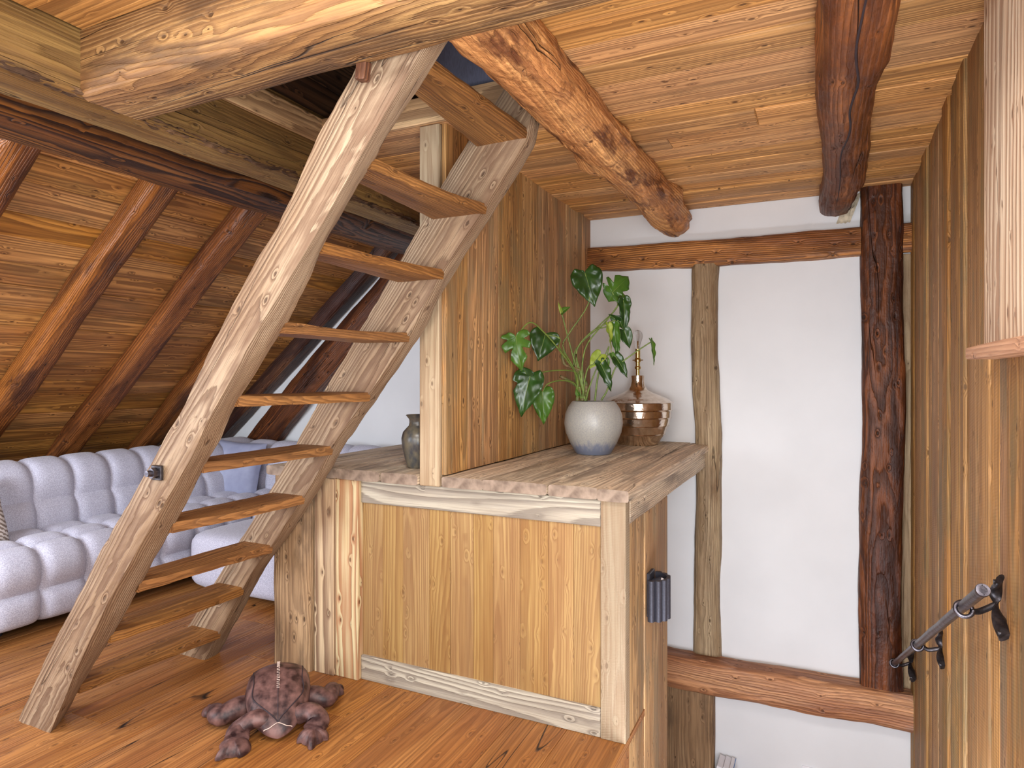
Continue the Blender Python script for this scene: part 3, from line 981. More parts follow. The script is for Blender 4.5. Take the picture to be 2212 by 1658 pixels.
box('loft_lid', (-2.2, .9, 3.62), (-.19, 3.0, 3.66), M_LOFT, lw)
V, F = [], []
for i in range(31):
    for j in range(9):
        V.append((-1.62 + .95 * i / 30, 2.45 + .012 * math.sin(i * .9) + .006 * math.sin(j), 2.615 + .75 * j / 8))
for i in range(30):
    for j in range(8):
        a = i * 9 + j
        F.append((a, a + 9, a + 10, a + 1))
cl = obj('fabric_panel', V, F, M_SLATE, smooth=80)
md = cl.modifiers.new('thick', 'SOLIDIFY')
md.thickness = .01
tag(cl, 'dark slate fabric panel in the loft opening behind the ladder top', 'fabric')

# ------------------------------------------------------------------ partition behind the post
pw = tag(root('wall_middle', (-1.545, 3.4, ZT)), kind='structure')
box('core', (-1.60, 2.56, ZT), (XP - .02, YB, ZC + .02), M_PART, pw)
pys = [on(0, XP, px, 815)[1] for px in (960, 987, 1011, 1042, 1077, 1128, 1164, 1186, 1223, 1257)] + [YB]
pys[0] = 2.44
random.seed(17)
for i in range(len(pys) - 1):
    th = random.choice((.018, .022, .02, .024))
    board('board', (XP - .02 + th / 2, (pys[i] + pys[i + 1]) / 2, ZT), (XP - .02 + th / 2, (pys[i] + pys[i + 1]) / 2, ZC + .012), (1, 0, 0), pys[i + 1] - pys[i] - .002, th, M_PART, pw, ch=.002)
for i in range(8):
    board('board', (-1.60, 2.56 + .228 * i + .114, ZT), (-1.60, 2.56 + .228 * i + .114, ZC + .012), (-1, 0, 0), .226, .02, M_PART, pw, ch=.002)
po = board('post', (-1.557, 2.488, .926), (-1.557, 2.488, ZC - .001), (0, -1, 0), .101, .13, M_POST, ch=.004)
tag(po, 'pale square wooden post standing between the two worktop halves', 'post')

# ------------------------------------------------------------------ cabinet
YC = 2.44
cab = root('cabinet', (-1.55, 2.8, 0), 'built-in wooden cabinet with orange spruce panel in a grey frame under the worktop', 'cabinet')


def fboard(name, x0, x1, z0, z1, yf, t, mat, vertical=True, ch=.003, label=None):
    if vertical:
        o = board(name, ((x0 + x1) / 2, yf + t / 2, z0), ((x0 + x1) / 2, yf + t / 2, z1), (0, -1, 0), x1 - x0, t, mat, cab, ch)
    else:
        o = board(name, (x0, yf + t / 2, (z0 + z1) / 2), (x1, yf + t / 2, (z0 + z1) / 2), (0, -1, 0), z1 - z0, t, mat, cab, ch)
    if label:
        o['label'] = label
    return o


hewn('corner_post', (-2.322, 2.467, 0), (-2.322, 2.467, .925), (0, -1, 0), .235, .17, M_CORNER, cab, e=8, amp=.005, bend=.012, seed=71, nx=30, wane=.012)['label'] = 'weathered brown corner post'
fboard('stile', -2.196, -2.078, 0, .925, YC - .028, .06, M_BRUSHED, label='dark-striped brushed board')
fboard('stile', -2.076, -1.945, 0, .925, YC - .018, .05, M_ORANGE, label='orange knotty stile')
fboard('stile', -.784, XE, 0, .925, YC, .06, M_STILE, label='pale saw-marked stile')
fboard('rail', -1.944, -.785, .820, .925, YC + .004, .05, M_RAIL, False, label='grey-grained top rail')
fboard('rail', -1.944, -.785, 0, .112, YC + .004, .05, M_RAIL, False, label='grey-grained bottom rail')
pxs = [775, 827, 871, 928, 973, 1023, 1066, 1124, 1185, 1240, 1297]
pX = [on(1, YC + .02, px, 1300)[0] for px in pxs]
pX[0], pX[-1] = -1.944, -.785
random.seed(23)
for i in range(len(pX) - 1):
    fboard('panel_board', pX[i] + .0004, pX[i + 1] - .0004, .108, .824, YC + .016 + random.uniform(0, .002), .02, M_PANEL, ch=.0015)
# side towards the stairwell, running down below the floor
for a, b, dx in ((2.502, 2.735, 0), (2.737, 3.18, .004)):
    board('side_board', (XE - .016 + dx, (a + b) / 2, -1.2), (XE - .016 + dx, (a + b) / 2, .83), (1, 0, 0), b - a, .024, M_SIDE, cab, ch=.003)
box('carcass', (-2.40, 2.50, -1.2), (XE - .03, 3.17, .92), M_PART, cab)
box('carcass', (-2.40, 3.17, -1.2), (-1.62, YB, .92), M_WALL, cab)

# ------------------------------------------------------------------ worktop
wt = root('worktop', (-1.5, 3.2, .93), 'thick worn plank worktop on the cabinet running back to the white wall', 'worktop')
pl = [(-1.490, -1.292), (-1.290, -.998), (-.996, -.790), (-.788, -.664)]
dzs = (-.002, 0, -.001, -.003)
for i, (a, b) in enumerate(pl):
    yf = YC - .028 + (.006, 0, .008, .004)[i]
    hewn('plank', ((a + b) / 2, yf, ZT - .024 + dzs[i]), ((a + b) / 2, YB - .004, ZT - .024 + dzs[i]), (0, 0, 1), b - a, .046, M_TOP, wt, e=16, amp=.0015, bend=.002, seed=80 + i, nx=40, ns=6, wane=.004, endmat=M_END)
pl2 = [(-2.47, -2.245), (-2.243, -2.062), (-2.060, -1.812), (-1.810, -1.612)]
for i, (a, b) in enumerate(pl2):
    yf = YC - .03 + (-.085, -.0, -.004, .004)[i]
    yf = max(yf, 2.385)
    if i == 0:
        yf = 2.380
    hewn('plank', ((a + b) / 2, yf, ZT - .026), ((a + b) / 2, YB - .004, ZT - .026), (0, 0, 1), b - a, .048, M_TOP, wt, e=12, amp=.002, bend=.003, seed=90 + i, nx=40, ns=6, wane=.006, endmat=M_END)
hewn('apron', (XE - .010, YC + .062, .878), (XE - .010, YB - .004, .878), (0, 0, 1), .022, .098, M_TOP, wt, e=16, amp=.002, bend=.004, seed=99, nx=30, ns=5)['label'] = 'long side apron under the worktop edge'
hewn('edge_strip', (XE + .006, YC + .004, .936), (XE + .006, YB - .004, .936), (0, 0, 1), .022, .012, M_TOP, wt, e=8, amp=.001, bend=.002, seed=98, nx=30, ns=4)
box('bearer', (-1.60, 3.18, .83), (XE - .03, YB - .01, .922), M_TOP, wt)

# ------------------------------------------------------------------ ladder
lad = root('loft_ladder', (-2.8, 1.95, 0), 'steep rustic oak loft ladder leaning up to the ceiling hatch', 'ladder')


def interp(pts, z):
    for (x0, z0), (x1, z1) in zip(pts, pts[1:]):
        if z <= z1 or (x1, z1) == pts[-1]:
            return x0 + (x1 - x0) * (z - z0) / (z1 - z0)


def stringer(name, Lp, Rp, Lb, Rb, yf, yb, z1, seed, z0=0.0, nz=110):
    """outline of the front face (Lp, Rp) and of the back face (Lb, Rb) as (x, z) lists"""
    V, F = [], []
    nf, ns = 7, 4
    n = 2 * nf + 2 * ns
    for k in range(nz + 1):
        z = z0 + (z1 - z0) * k / nz
        c = [Vector((interp(Lp, z), yf, z)), Vector((interp(Rp, z), yf, z)), Vector((interp(Rb, z), yb, z)), Vector((interp(Lb, z), yb, z))]
        ctr = sum(c, Vector()) / 4
        ring = []
        for (A, B, m) in ((c[0], c[1], nf), (c[1], c[2], ns), (c[2], c[3], nf), (c[3], c[0], ns)):
            for i in range(m):
                ring.append(A.lerp(B, i / m))
        for i, p in enumerate(ring):
            dirv = (p - ctr)
            dirv.z = 0
            dirv.normalize()
            corner = i in (0, nf, nf + ns, 2 * nf + ns)
            q = p * 1.0
            d = .004 * mn.noise((p.x * 7 + seed, p.y * 14, p.z * 7)) + .003 * mn.noise((p.x * 24 + seed, p.y * 30, p.z * 24))
            if corner:
                d -= .007 + .006 * mn.noise((p.z * 9, i, seed))
            V.append(q + dirv * d)
    for k in range(nz):
        for i in range(n):
            j = (i + 1) % n
            F.append((k * n + i, k * n + j, (k + 1) * n + j, (k + 1) * n + i))
    F.append(tuple(range(n))[::-1])
    F.append(tuple(nz * n + i for i in range(n)))
    M = frame(((Lp[0][0] + Rp[0][0]) / 2, (yf + yb) / 2, 0), (1, 0, 1.30), (0, -1, 0))
    return obj(name, V, F, M_STRINGER, lad, M, smooth=35)


NL = [(-2.975, 0), (-2.786, .293), (-2.438, .762), (-2.164, 1.097), (-1.985, 1.313), (-1.85, 1.516), (-1.711, 1.709), (-1.629, 1.812), (-1.553, 1.888), (-1.474, 2.009), (-1.40, 2.133), (-1.301, 2.256), (-1.16, 2.43)]
NR = [(-2.748, 0), (-2.592, .265), (-2.41, .541), (-2.214, .796), (-2.091, .947), (-1.96, 1.109), (-1.861, 1.259), (-1.732, 1.428), (-1.629, 1.565), (-1.512, 1.700), (-1.388, 1.845), (-1.293, 1.965), (-1.22, 2.06), (-1.141, 2.157), (-1.04, 2.280), (-.92, 2.43)]
NRb = [(-2.842, 0), (-2.717, .155), (-2.526, .386), (-2.36, .606), (-2.165, .859), (-2.006, 1.083), (-1.833, 1.328), (-1.6, 1.60), (-1.431, 1.864), (-1.235, 2.109), (-1.055, 2.31), (-.95, 2.43)]
NLb = [(x + .01, z) for x, z in NL]
stringer('stringer', NL, NR, NLb, NRb, 1.543, 1.655, 2.40, 1.0)['label'] = 'near stringer, pale and wavy-edged'
FL = [(-3.012, 0), (-2.446, .732), (-2.257, .984), (-2.01, 1.349), (-1.755, 1.688), (-1.565, 1.949), (-1.331, 2.281), (-1.124, 2.511), (-1.09, 2.6)]
FR = [(-2.768, 0), (-2.446, .479), (-2.285, .66), (-2.09, .905), (-1.944, 1.118), (-1.731, 1.361), (-1.553, 1.583), (-1.396, 1.822), (-1.205, 2.063), (-1.015, 2.31), (-.995, 2.40), (-.992, 2.6)]
FRb = [(x - .01, z) for x, z in FR]
FLb = [(x, z) for x, z in FL]
stringer('stringer', FL, FR, FLb, FRb, 2.27, 2.375, 2.56, 5.0)['label'] = 'far stringer with notched treads'
tz = [(.160, -2.690), (.398, -2.500), (.620, -2.320), (.866, -2.150), (1.098, -1.965), (1.338, -1.760), (1.588, -1.565), (1.840, -1.402), (2.085, -1.205), (2.352, -1.03)]
random.seed(31)
for i, (zt, xf) in enumerate(tz):
    dep = .225
    th = .040
    xl0, xl1 = interp(NLb, zt) + .035, interp(FL, zt) + .03
    xr0 = interp(NRb, zt) - .006 if i < 9 else -1.05
    xr1 = interp(FR, zt) - .012
    V, F = [], []
    nn = 26
    for k in range(nn + 1):
        t = k / nn
        y_ = 1.640 + (2.283 - 1.640) * t
        xl = xl0 + (xl1 - xl0) * t
        xr = xr0 + (xr1 - xr0) * t + .010 * math.sin(math.pi * t) * (1 if i % 2 else -.6) + .005 * mn.noise((y_ * 12, i * 3.3, 1))
        ring = []
        for a in range(6):
            ring.append((xl + (xr - xl) * a / 6, zt))
        for a in range(2):
            ring.append((xr, zt - th * a / 2))
        for a in range(6):
            ring.append((xr + (xl - xr) * a / 6, zt - th))
        for a in range(2):
            ring.append((xl, zt - th + th * a / 2))
        for a, (xx, zz) in enumerate(ring):
            wear = -.010 * math.sin(math.pi * t) * max(0, (xx - xl) / (xr - xl)) ** 2 if a < 7 else 0
            cor = -.005 if a in (6, 8) else 0
            V.append((xx + cor + .002 * mn.noise((xx * 30, y_ * 30, zz * 30 + i)), y_, zz + wear + .002 * mn.noise((xx * 14, y_ * 14, i * 5.5))))
    n = 16
    for k in range(nn):
        for a in range(n):
            b = (a + 1) % n
            F.append((k * n + a, (k + 1) * n + a, (k + 1) * n + b, k * n + b))
    F.append(tuple(range(n)))
    F.append(tuple(nn * n + a for a in range(n))[::-1])
    obj('tread', V, F, M_TREAD, lad, frame((xf - .1, 1.64, zt), (0, 1, 0)), smooth=35)
# iron bolt with square plate, and the wooden peg near the top
bl = on(1, 1.54, 343, 1020)
bpl = board('bolt_plate', bl + Vector((0, -.006, -.026)), bl + Vector((0, -.006, .026)), (0, -1, 0), .052, .012, M_IRONDARK, lad, ch=.003)
bm = obj('bolt', *tube_data([bl + Vector((0, y_, 0)) for y_ in (-.030, .02)], [.019, .019], 6), M_IRON, lad, smooth=30)
bm['label'] = 'hexagonal iron bolt head'
obj('bolt_tip', *tube_data([bl + Vector((-.004, y_, 0)) for y_ in (-.044, -.02)], [.011, .012], 12), M_IRON, bm, smooth=40)
pg = on(1, 1.54, 790, 157)
board('peg', pg + Vector((-.004, -.012, -.028)), pg + Vector((.004, -.012, .028)), (0, -1, 0),   .034, .034, M_RAFTERDARK, lad, ch=.004, label='dark wooden peg')


# ------------------------------------------------------------------ sofa
def tufted(name, prof, cols, place, amp, parent, mat, nu=14, nv=10):
    """prof: list of segments, each a list of profile points (a, z); cols: seam positions; place(a, c, z) -> world"""
    # dense profile
    P, B = [], []
    for si, seg in enumerate(prof):
        pts = catmull([Vector((p[0], p[1], 0)) for p in seg], nv)
        for k, p in enumerate(pts):
            if si and k == 0:
                continue
            P.append(p)
            B.append(k / nv)
    m = len(P)
    C, A = [], []
    for ci in range(len(cols) - 1):
        for k in range(nu + (1 if ci == len(cols) - 2 else 0)):
            u = k / nu
            # more samples near the seams
            u = .5 - .5 * math.cos(math.pi * u) * (.55 + .45 * abs(math.cos(math.pi * u)))
            C.append(cols[ci] + (cols[ci + 1] - cols[ci]) * u)
            A.append(u)
    V, F = [], []
    for c, a in zip(C, A):
        bu = (1 - abs(2 * a - 1) ** 5.0)
        for k in range(m):
            b = B[k]
            t = (P[min(k + 1, m - 1)] - P[max(k - 1, 0)]).normalized()
            nrm = Vector((t.y, -t.x, 0))
            bv = (1 - abs(2 * b - 1) ** 4.0)
            d = amp * (bu * (.55 + .45 * bv) + .45 * bv - .4)
            # seams pull in sideways a little where two tufts meet a pinch line
            p = P[k] + nrm * d
            V.append(place(p.x, c, p.y))
    nc = len(C)
    for i in range(nc - 1):
        for k in range(m - 1):
            q = i * m + k
            F.append((q, q + m, q + m + 1, q + 1))
    return V, F


sofa = root('sofa', (-4.4, 2.3, 0), 'light grey tufted corner sofa under the sloping roof behind the ladder', 'sofa')
colsY = [2.14 + .243 * k for k in range(-9, 10)]
colsY = [c for c in colsY if c < 4.0] + [4.20]
seatP = [[(-3.925, .055), (-3.905, .13), (-3.902, .235)], [(-3.902, .235), (-3.90, .36), (-3.95, .43), (-4.03, .445)], [(-4.03, .445), (-4.12, .448), (-4.21, .442)], [(-4.21, .442), (-4.34, .445), (-4.47, .43)]]


def fix(V, F, outward):
    f = F[len(F) // 2]
    a, b, c = (Vector(V[i]) for i in f[:3])
    n = (b - a).cross(c - a)
    if n.dot(Vector(outward)) < 0:
        F = [q[::-1] for q in F]
    return F


# seat cushions
def neg(prof):
    return prof


V, F = tufted('seat', seatP, colsY, lambda a, c, z: (a, c, z), .042, sofa, M_SOFA)
obj('seat', V, fix(V, F, (.6, 0, .8)), M_SOFA, sofa, Matrix.Translation((-4.2, 2.3, .3)), smooth=50)
backP = [[(-4.40, .40), (-4.385, .52), (-4.41, .64)], [(-4.41, .64), (-4.43, .76), (-4.49, .835), (-4.60, .855), (-4.70, .82)], [(-4.70, .82), (-4.74, .5), (-4.74, .1)]]
V, F = tufted('backrest', backP, colsY, lambda a, c, z: (a, c, z), .034, sofa, M_SOFA)
obj('backrest', V, fix(V, F, (.3, 0, 1)), M_SOFA, sofa, Matrix.Translation((-4.5, 2.3, .6)), smooth=50)
# return along the white wall
colsX = [-3.93, -3.70, -3.43, -3.16, -2.89, -2.62]
seatR = [[(3.68, .055), (3.64, .13), (3.635, .235)], [(3.635, .235), (3.63, .36), (3.68, .425), (3.75, .445)], [(3.75, .445), (3.83, .448), (3.92, .442)], [(3.92, .442), (4.02, .445), (4.1, .43)]]
V, F = tufted('seat', seatR, colsX, lambda a, c, z: (c, a, z), -.034, sofa, M_SOFA)
obj('seat', V, fix(V, F, (0, -.3, 1)), M_SOFA, sofa, Matrix.Translation((-3.3, 3.9, .3)), smooth=50)
colsB = [-4.72, -4.45, -4.18, -3.91, -3.64, -3.37, -3.10, -2.85, -2.64]
backR = [[(4.03, .40), (4.015, .52), (4.03, .64)], [(4.03, .64), (4.045, .76), (4.09, .825), (4.17, .835), (4.26, .80)], [(4.26, .80), (4.29, .5), (4.29, .1)]]
V, F = tufted('backrest', backR, colsB, lambda a, c, z: (c, a, z), -.034, sofa, M_SOFA)
obj('backrest', V, fix(V, F, (0, -.3, 1)), M_SOFA, sofa, Matrix.Translation((-3.5, 4.1, .6)), smooth=50)
box('base', (-4.76, -.05, .03), (-4.0, 4.28, .40), M_SOFABASE, sofa, ch=.02)
box('base', (-4.0, 3.72, .03), (-2.66, 4.28, .40), M_SOFABASE, sofa, ch=.02)
for px_, py_ in ((-4.05, .1), (-4.05, 2.0), (-4.05, 3.4), (-2.75, 3.8), (-4.6, .1), (-4.6, 3.9)):
    lathe('foot', [(.025, 0), (.03, .04)], M_BLACK, sofa, (px_, py_, 0), 12)


# ottoman in front of the return
def soft_box(cx, cy, z0, hx, hy, hz, e=5.0, nu=40, nv=20, dim=None):
    V, F = [], []
    for j in range(nv + 1):
        ph = -math.pi / 2 + math.pi * j / nv
        for i in range(nu):
            th = 2 * math.pi * i / nu
            d = Vector((math.cos(ph) * math.cos(th), math.cos(ph) * math.sin(th), math.sin(ph)))
            s_ = (abs(d.x) ** e + abs(d.y) ** e + abs(d.z) ** e) ** (-1 / e)
            p = d * s_
            V.append(Vector((cx + p.x * hx, cy + p.y * hy, z0 + hz + p.z * hz)))
    for j in range(nv):
        for i in range(nu):
            k = (i + 1) % nu
            F.append((j * nu + i, j * nu + k, (j + 1) * nu + k, (j + 1) * nu + i))
    return V, F


ot = root('ottoman', (-3.25, 3.23, 0), 'pale grey fabric ottoman standing in front of the sofa return, behind the ladder foot', 'ottoman')
V, F = soft_box(-3.23, 3.27, .035, .535, .36, .185, 7.0, 64, 32)
obj('cushion', V, F, M_SOFA, ot, Matrix.Translation((-3.2, 3.27, .2)), smooth=60)
for px_, py_ in ((-3.6, 3.05), (-2.9, 3.05), (-3.6, 3.5), (-2.9, 3.5)):
    lathe('foot', [(.02, 0), (.02, .06)], M_BLACK, ot, (px_, py_, 0), 12)

# fleece on the ottoman
random.seed(41)
V, F = [], []
for i in range(41):
    for j in range(41):
        u, v = i / 40 * 2 - 1, j / 40 * 2 - 1
        r_ = math.hypot(u, v)
        ang = math.atan2(v, u)
        lim = .82 + .12 * mn.noise((math.cos(ang) * 3, math.sin(ang) * 3, 4))
        k_ = min(1, max(0, (lim - r_) * 6))
        h_ = .06 * min(1, max(0, (1.05 - r_) * 3)) * (.65 + .35 * mn.noise((u * 9, v * 9, 2)) + .35 * mn.noise((u * 22, v * 22, 9)))
        V.append((-3.05 + u * .32, 3.38 + v * .26, .392 + max(h_, 0) - .01 * (1 - k_)))
for i in range(40):
    for j in range(40):
        u, v = (i + .5) / 20 - 1, (j + .5) / 20 - 1
        if math.hypot(u, v) < .98:
            a = i * 41 + j
            F.append((a, a + 41, a + 42, a + 1))
sk = obj('sheepskin', V, F, M_FUR, None, Matrix.Translation((-3.05, 3.38, .40)), smooth=80)
tag(sk, 'ivory sheepskin fleece lying on the ottoman behind the far ladder stringer', 'sheepskin')


def cushion(name, center, width, height, thick, normal, up, mat, label, cat='cushion'):
    z = Vector(normal).normalized()
    y = (Vector(up) - z * Vector(up).dot(z)).normalized()
    x = y.cross(z)
    Mx = Matrix((x, y, z)).transposed().to_4x4()
    Mx.translation = Vector(center)
    V, F = [], []
    n = 24
    for s_ in (1, -1):
        for i in range(n + 1):
            for j in range(n + 1):
                u, v = i / n * 2 - 1, j / n * 2 - 1
                pin = 1 - .06 * (1 - u * u) * 0 - .07 * (1 - abs(v)) * abs(u) ** 3
                pin2 = 1 - .07 * (1 - abs(u)) * abs(v) ** 3
                h_ = ((1 - u ** 4) * (1 - v ** 4)) ** .5
                wr_ = .006 * mn.noise((u * 3, v * 3, s_ * 2)) * h_
                V.append((u * width / 2 * pin, v * height / 2 * pin2, s_ * thick / 2 * h_ + wr_))
    m = (n + 1) ** 2
    for s_ in range(2):
        for i in range(n):
            for j in range(n):
                a = s_ * m + i * (n + 1) + j
                q = (a, a + n + 1, a + n + 2, a + 1)
                F.append(q if s_ == 0 else q[::-1])
    o = obj(name, V, F, mat, None, Mx, world=False, smooth=70)
    o.data.update()
    tag(o, label, cat)
    return o


cu = cushion('cushion', (-4.36, 3.86, .655), .46, .46, .15, (.35, -.9, .28), (0, .25, 1), M_VELVET, 'blue-grey velvet cushion leaning in the sofa corner seen through the ladder')
cu2 = cushion('cushion', (-4.27, 1.93, .655), .44, .42, .15, (.9, .1, .35), (-.3, 0, 1), M_IKAT, 'beige ikat-patterned cushion at the left picture edge on the sofa')

# ------------------------------------------------------------------ leather toy
toy = root('leather_toy', (-2.04, 2.03, 0), 'brown mottled leather frog toy lying on the floor before the corner post', 'toy')
fx = Vector((.70, -.71, 0)).normalized()       # forward (to the camera)
fy = Vector((-fx.y, fx.x, 0))                  # its left... to the right of the picture
TC = Vector((-2.045, 2.035, 0))


def tw(u, v, z):
    return TC + fx * u + fy * v + Vector((0, 0, z))


V, F = [], []
nu, nv = 56, 40


def body(u, th):
    """u along the body -1 back .. 1 nose; th around"""
    prof = max(0.0, 1 - abs(u) ** 2.4) ** .5
    hw_ = .128 * prof * (1.0 if u < 0 else 1 - .16 * u)
    hh_ = .158 * prof * (1.0 if u < -.1 else 1 - .38 * (u + .1))
    c, s_ = math.cos(th), math.sin(th)
    e = 2.4
    k_ = (abs(c) ** e + abs(s_) ** e) ** (-1 / e)
    yv, zv = hw_ * c * k_, hh_ * s_ * k_
    z0 = .018
    z = z0 + hh_ * .5 + zv * (.56 if s_ > 0 else .5)
    # brow folds near the head
    return (u * .225, yv, z)


for i in range(nu + 1):
    u = -math.cos(math.pi * i / nu)
    for j in range(nv):
        th = 2 * math.pi * j / nv
        a, b, c = body(u, th)
        d = .004 * mn.noise((a * 14, b * 14, c * 14))
        V.append(tw(a, b * (1 + d * 4), c + d))
for i in range(nu):
    for j in range(nv):
        k = (j + 1) % nv
        F.append((i * nv + j, (i + 1) * nv + j, (i + 1) * nv + k, i * nv + k))
TM = frame(TC, fx)
obj('body', V, fix(V, F, (0, 0, 1)) if False else F, M_LEATHER, toy, TM, smooth=80)


def on_body(u, th, lift=.003):
    a, b, c = body(u, th)
    return tw(a, b, c + lift)


def seam(name, uv, r, mat, n=60):
    cv = catmull([(u_, t_, 0) for u_, t_ in uv], n) if len(uv) > 2 else [Vector(uv[0] + (0,)).lerp(Vector(uv[1] + (0,)), k / n) for k in range(n + 1)]
    pts = [on_body(max(-.99, min(.99, q.x)), q.y) for q in cv]
    V, F = tube_data(pts, [r] * len(pts), 6)
    return obj(name, V, F, mat, toy, None, smooth=60)


hp = math.pi / 2
seam('seam', [(-.95, hp), (.9, hp)], .0016, M_SEAM)
for s_ in (-1, 1):
    seam('seam', [(-.93, hp + s_ * .9), (-.6, hp + s_ * .95), (-.2, hp + s_ * .82), (.1, hp + s_ * .78), (.4, hp + s_ * .92), (.7, hp + s_ * .55), (.90, hp)], .0022, M_SEAM)
    seam('seam', [(.90, hp), (.93, hp + s_ * .75), (.90, hp + s_ * 1.5)], .0018, M_THREAD)
    lathe('eye', [(0, -.006), (.008, -.004), (.010, 0), (.008, .004), (0, .006)], M_SEAM, toy, on_body(.62, hp + s_ * 1.12, .004), 14)
V, F = [], []
for k in range(26):
    p = on_body(-.62 + 1.0 * k / 25, hp, .0065)
    q = [p + fy * .006 + fx * .002, p - fy * .006 - fx * .002]
    a, b = tube_data([q[0], q[1]] if k % 2 else [q[0] - fx * .004, q[1] + fx * .004], [.0011, .0011], 5)
    F += [tuple(i + len(V) for i in f) for f in b]
    V += a
obj('stitching', V, F, M_THREAD, toy, None)['kind'] = 'stuff'


def limb(name, ctrl, rad, flat):
    pts = catmull([Vector(p) for p in ctrl], 18)
    rr = lerp_list(rad, 18)
    fl = lerp_list(flat, 18)
    V, F = tube_data(pts, rr, 16, fl)
    return obj(name, V, F, M_LEATHER, toy, frame(pts[0], pts[-1] - pts[0]), smooth=70)


def foot(parent, c, fwd, length, width, h, toes=3):
    f_ = Vector(fwd)
    f_.z = 0
    f_.normalize()
    s2 = Vector((-f_.y, f_.x, 0))
    V, F = [], []
    na, nr = 60, 9
    for r in range(nr + 1):
        rho = r / nr
        for i in range(na):
            th = 2 * math.pi * i / na
            base = 1.0
            if abs(th if th < math.pi else th - 2 * math.pi) < 1.25:
                tt = th if th < math.pi else th - 2 * math.pi
                base = .74 + .50 * max(0, math.cos(tt / .80 * math.pi)) ** 1.6
            q = Vector(c) + f_ * (math.cos(th) * length * base * rho) + s2 * (math.sin(th) * width * base * rho)
            z = h * max(0, 1 - rho ** 2.2) ** .7
            q.z = .012 + z + .004 * mn.noise((q.x * 30, q.y * 30, 1))
            V.append(q)
    for r in range(nr):
        for i in range(na):
            j = (i + 1) % na
            F.append((r * na + i, (r + 1) * na + i, (r + 1) * na + j, r * na + j))
    m = len(V)
    V += [Vector((v.x, v.y, .004)) for v in V[nr * na:(nr + 1) * na]]
    for i in range(na):
        j = (i + 1) % na
        F.append((nr * na + i, m + i, m + j, nr * na + j))
    F.append(tuple(m + i for i in range(na))[::-1])
    return obj('foot', V, F, M_LEATHER, parent, Matrix.Translation(Vector(c)), smooth=75)


l1 = limb('leg', [(-1.965, 1.905, .06), (-1.995, 1.865, .075), (-2.03, 1.825, .05), (-2.005, 1.785, .035)], [.042, .040, .044, .046], [.9, .8, .7, .6])
foot(l1, (-1.995, 1.762, 0), (-.10, -1, 0), .062, .062, .036)
l2 = limb('leg', [(-1.89, 1.99, .06), (-1.845, 2.01, .07), (-1.80, 2.00, .05), (-1.79, 1.965, .035)], [.042, .040, .044, .046], [.9, .8, .7, .6])
foot(l2, (-1.782, 1.950, 0), (.55, -.75, 0), .060, .060, .036)
l3 = limb('leg', [(-2.12, 1.99, .05), (-2.155, 1.925, .055), (-2.185, 1.865, .045), (-2.235, 1.885, .05), (-2.29, 1.925, .028)], [.045, .048, .046, .032, .024], [.9, .9, .8, .8, .6])
foot(l3, (-2.305, 1.925, 0), (-.85, .35, 0), .036, .040, .026)
l4 = limb('leg', [(-2.00, 2.11, .05), (-1.94, 2.135, .055), (-1.90, 2.165, .045), (-1.925, 2.225, .055), (-1.955, 2.27, .03)], [.045, .048, .044, .032, .024], [.9, .9, .8, .8, .6])
foot(l4, (-1.955, 2.285, 0), (.10, .9, 0), .036, .040, .026)

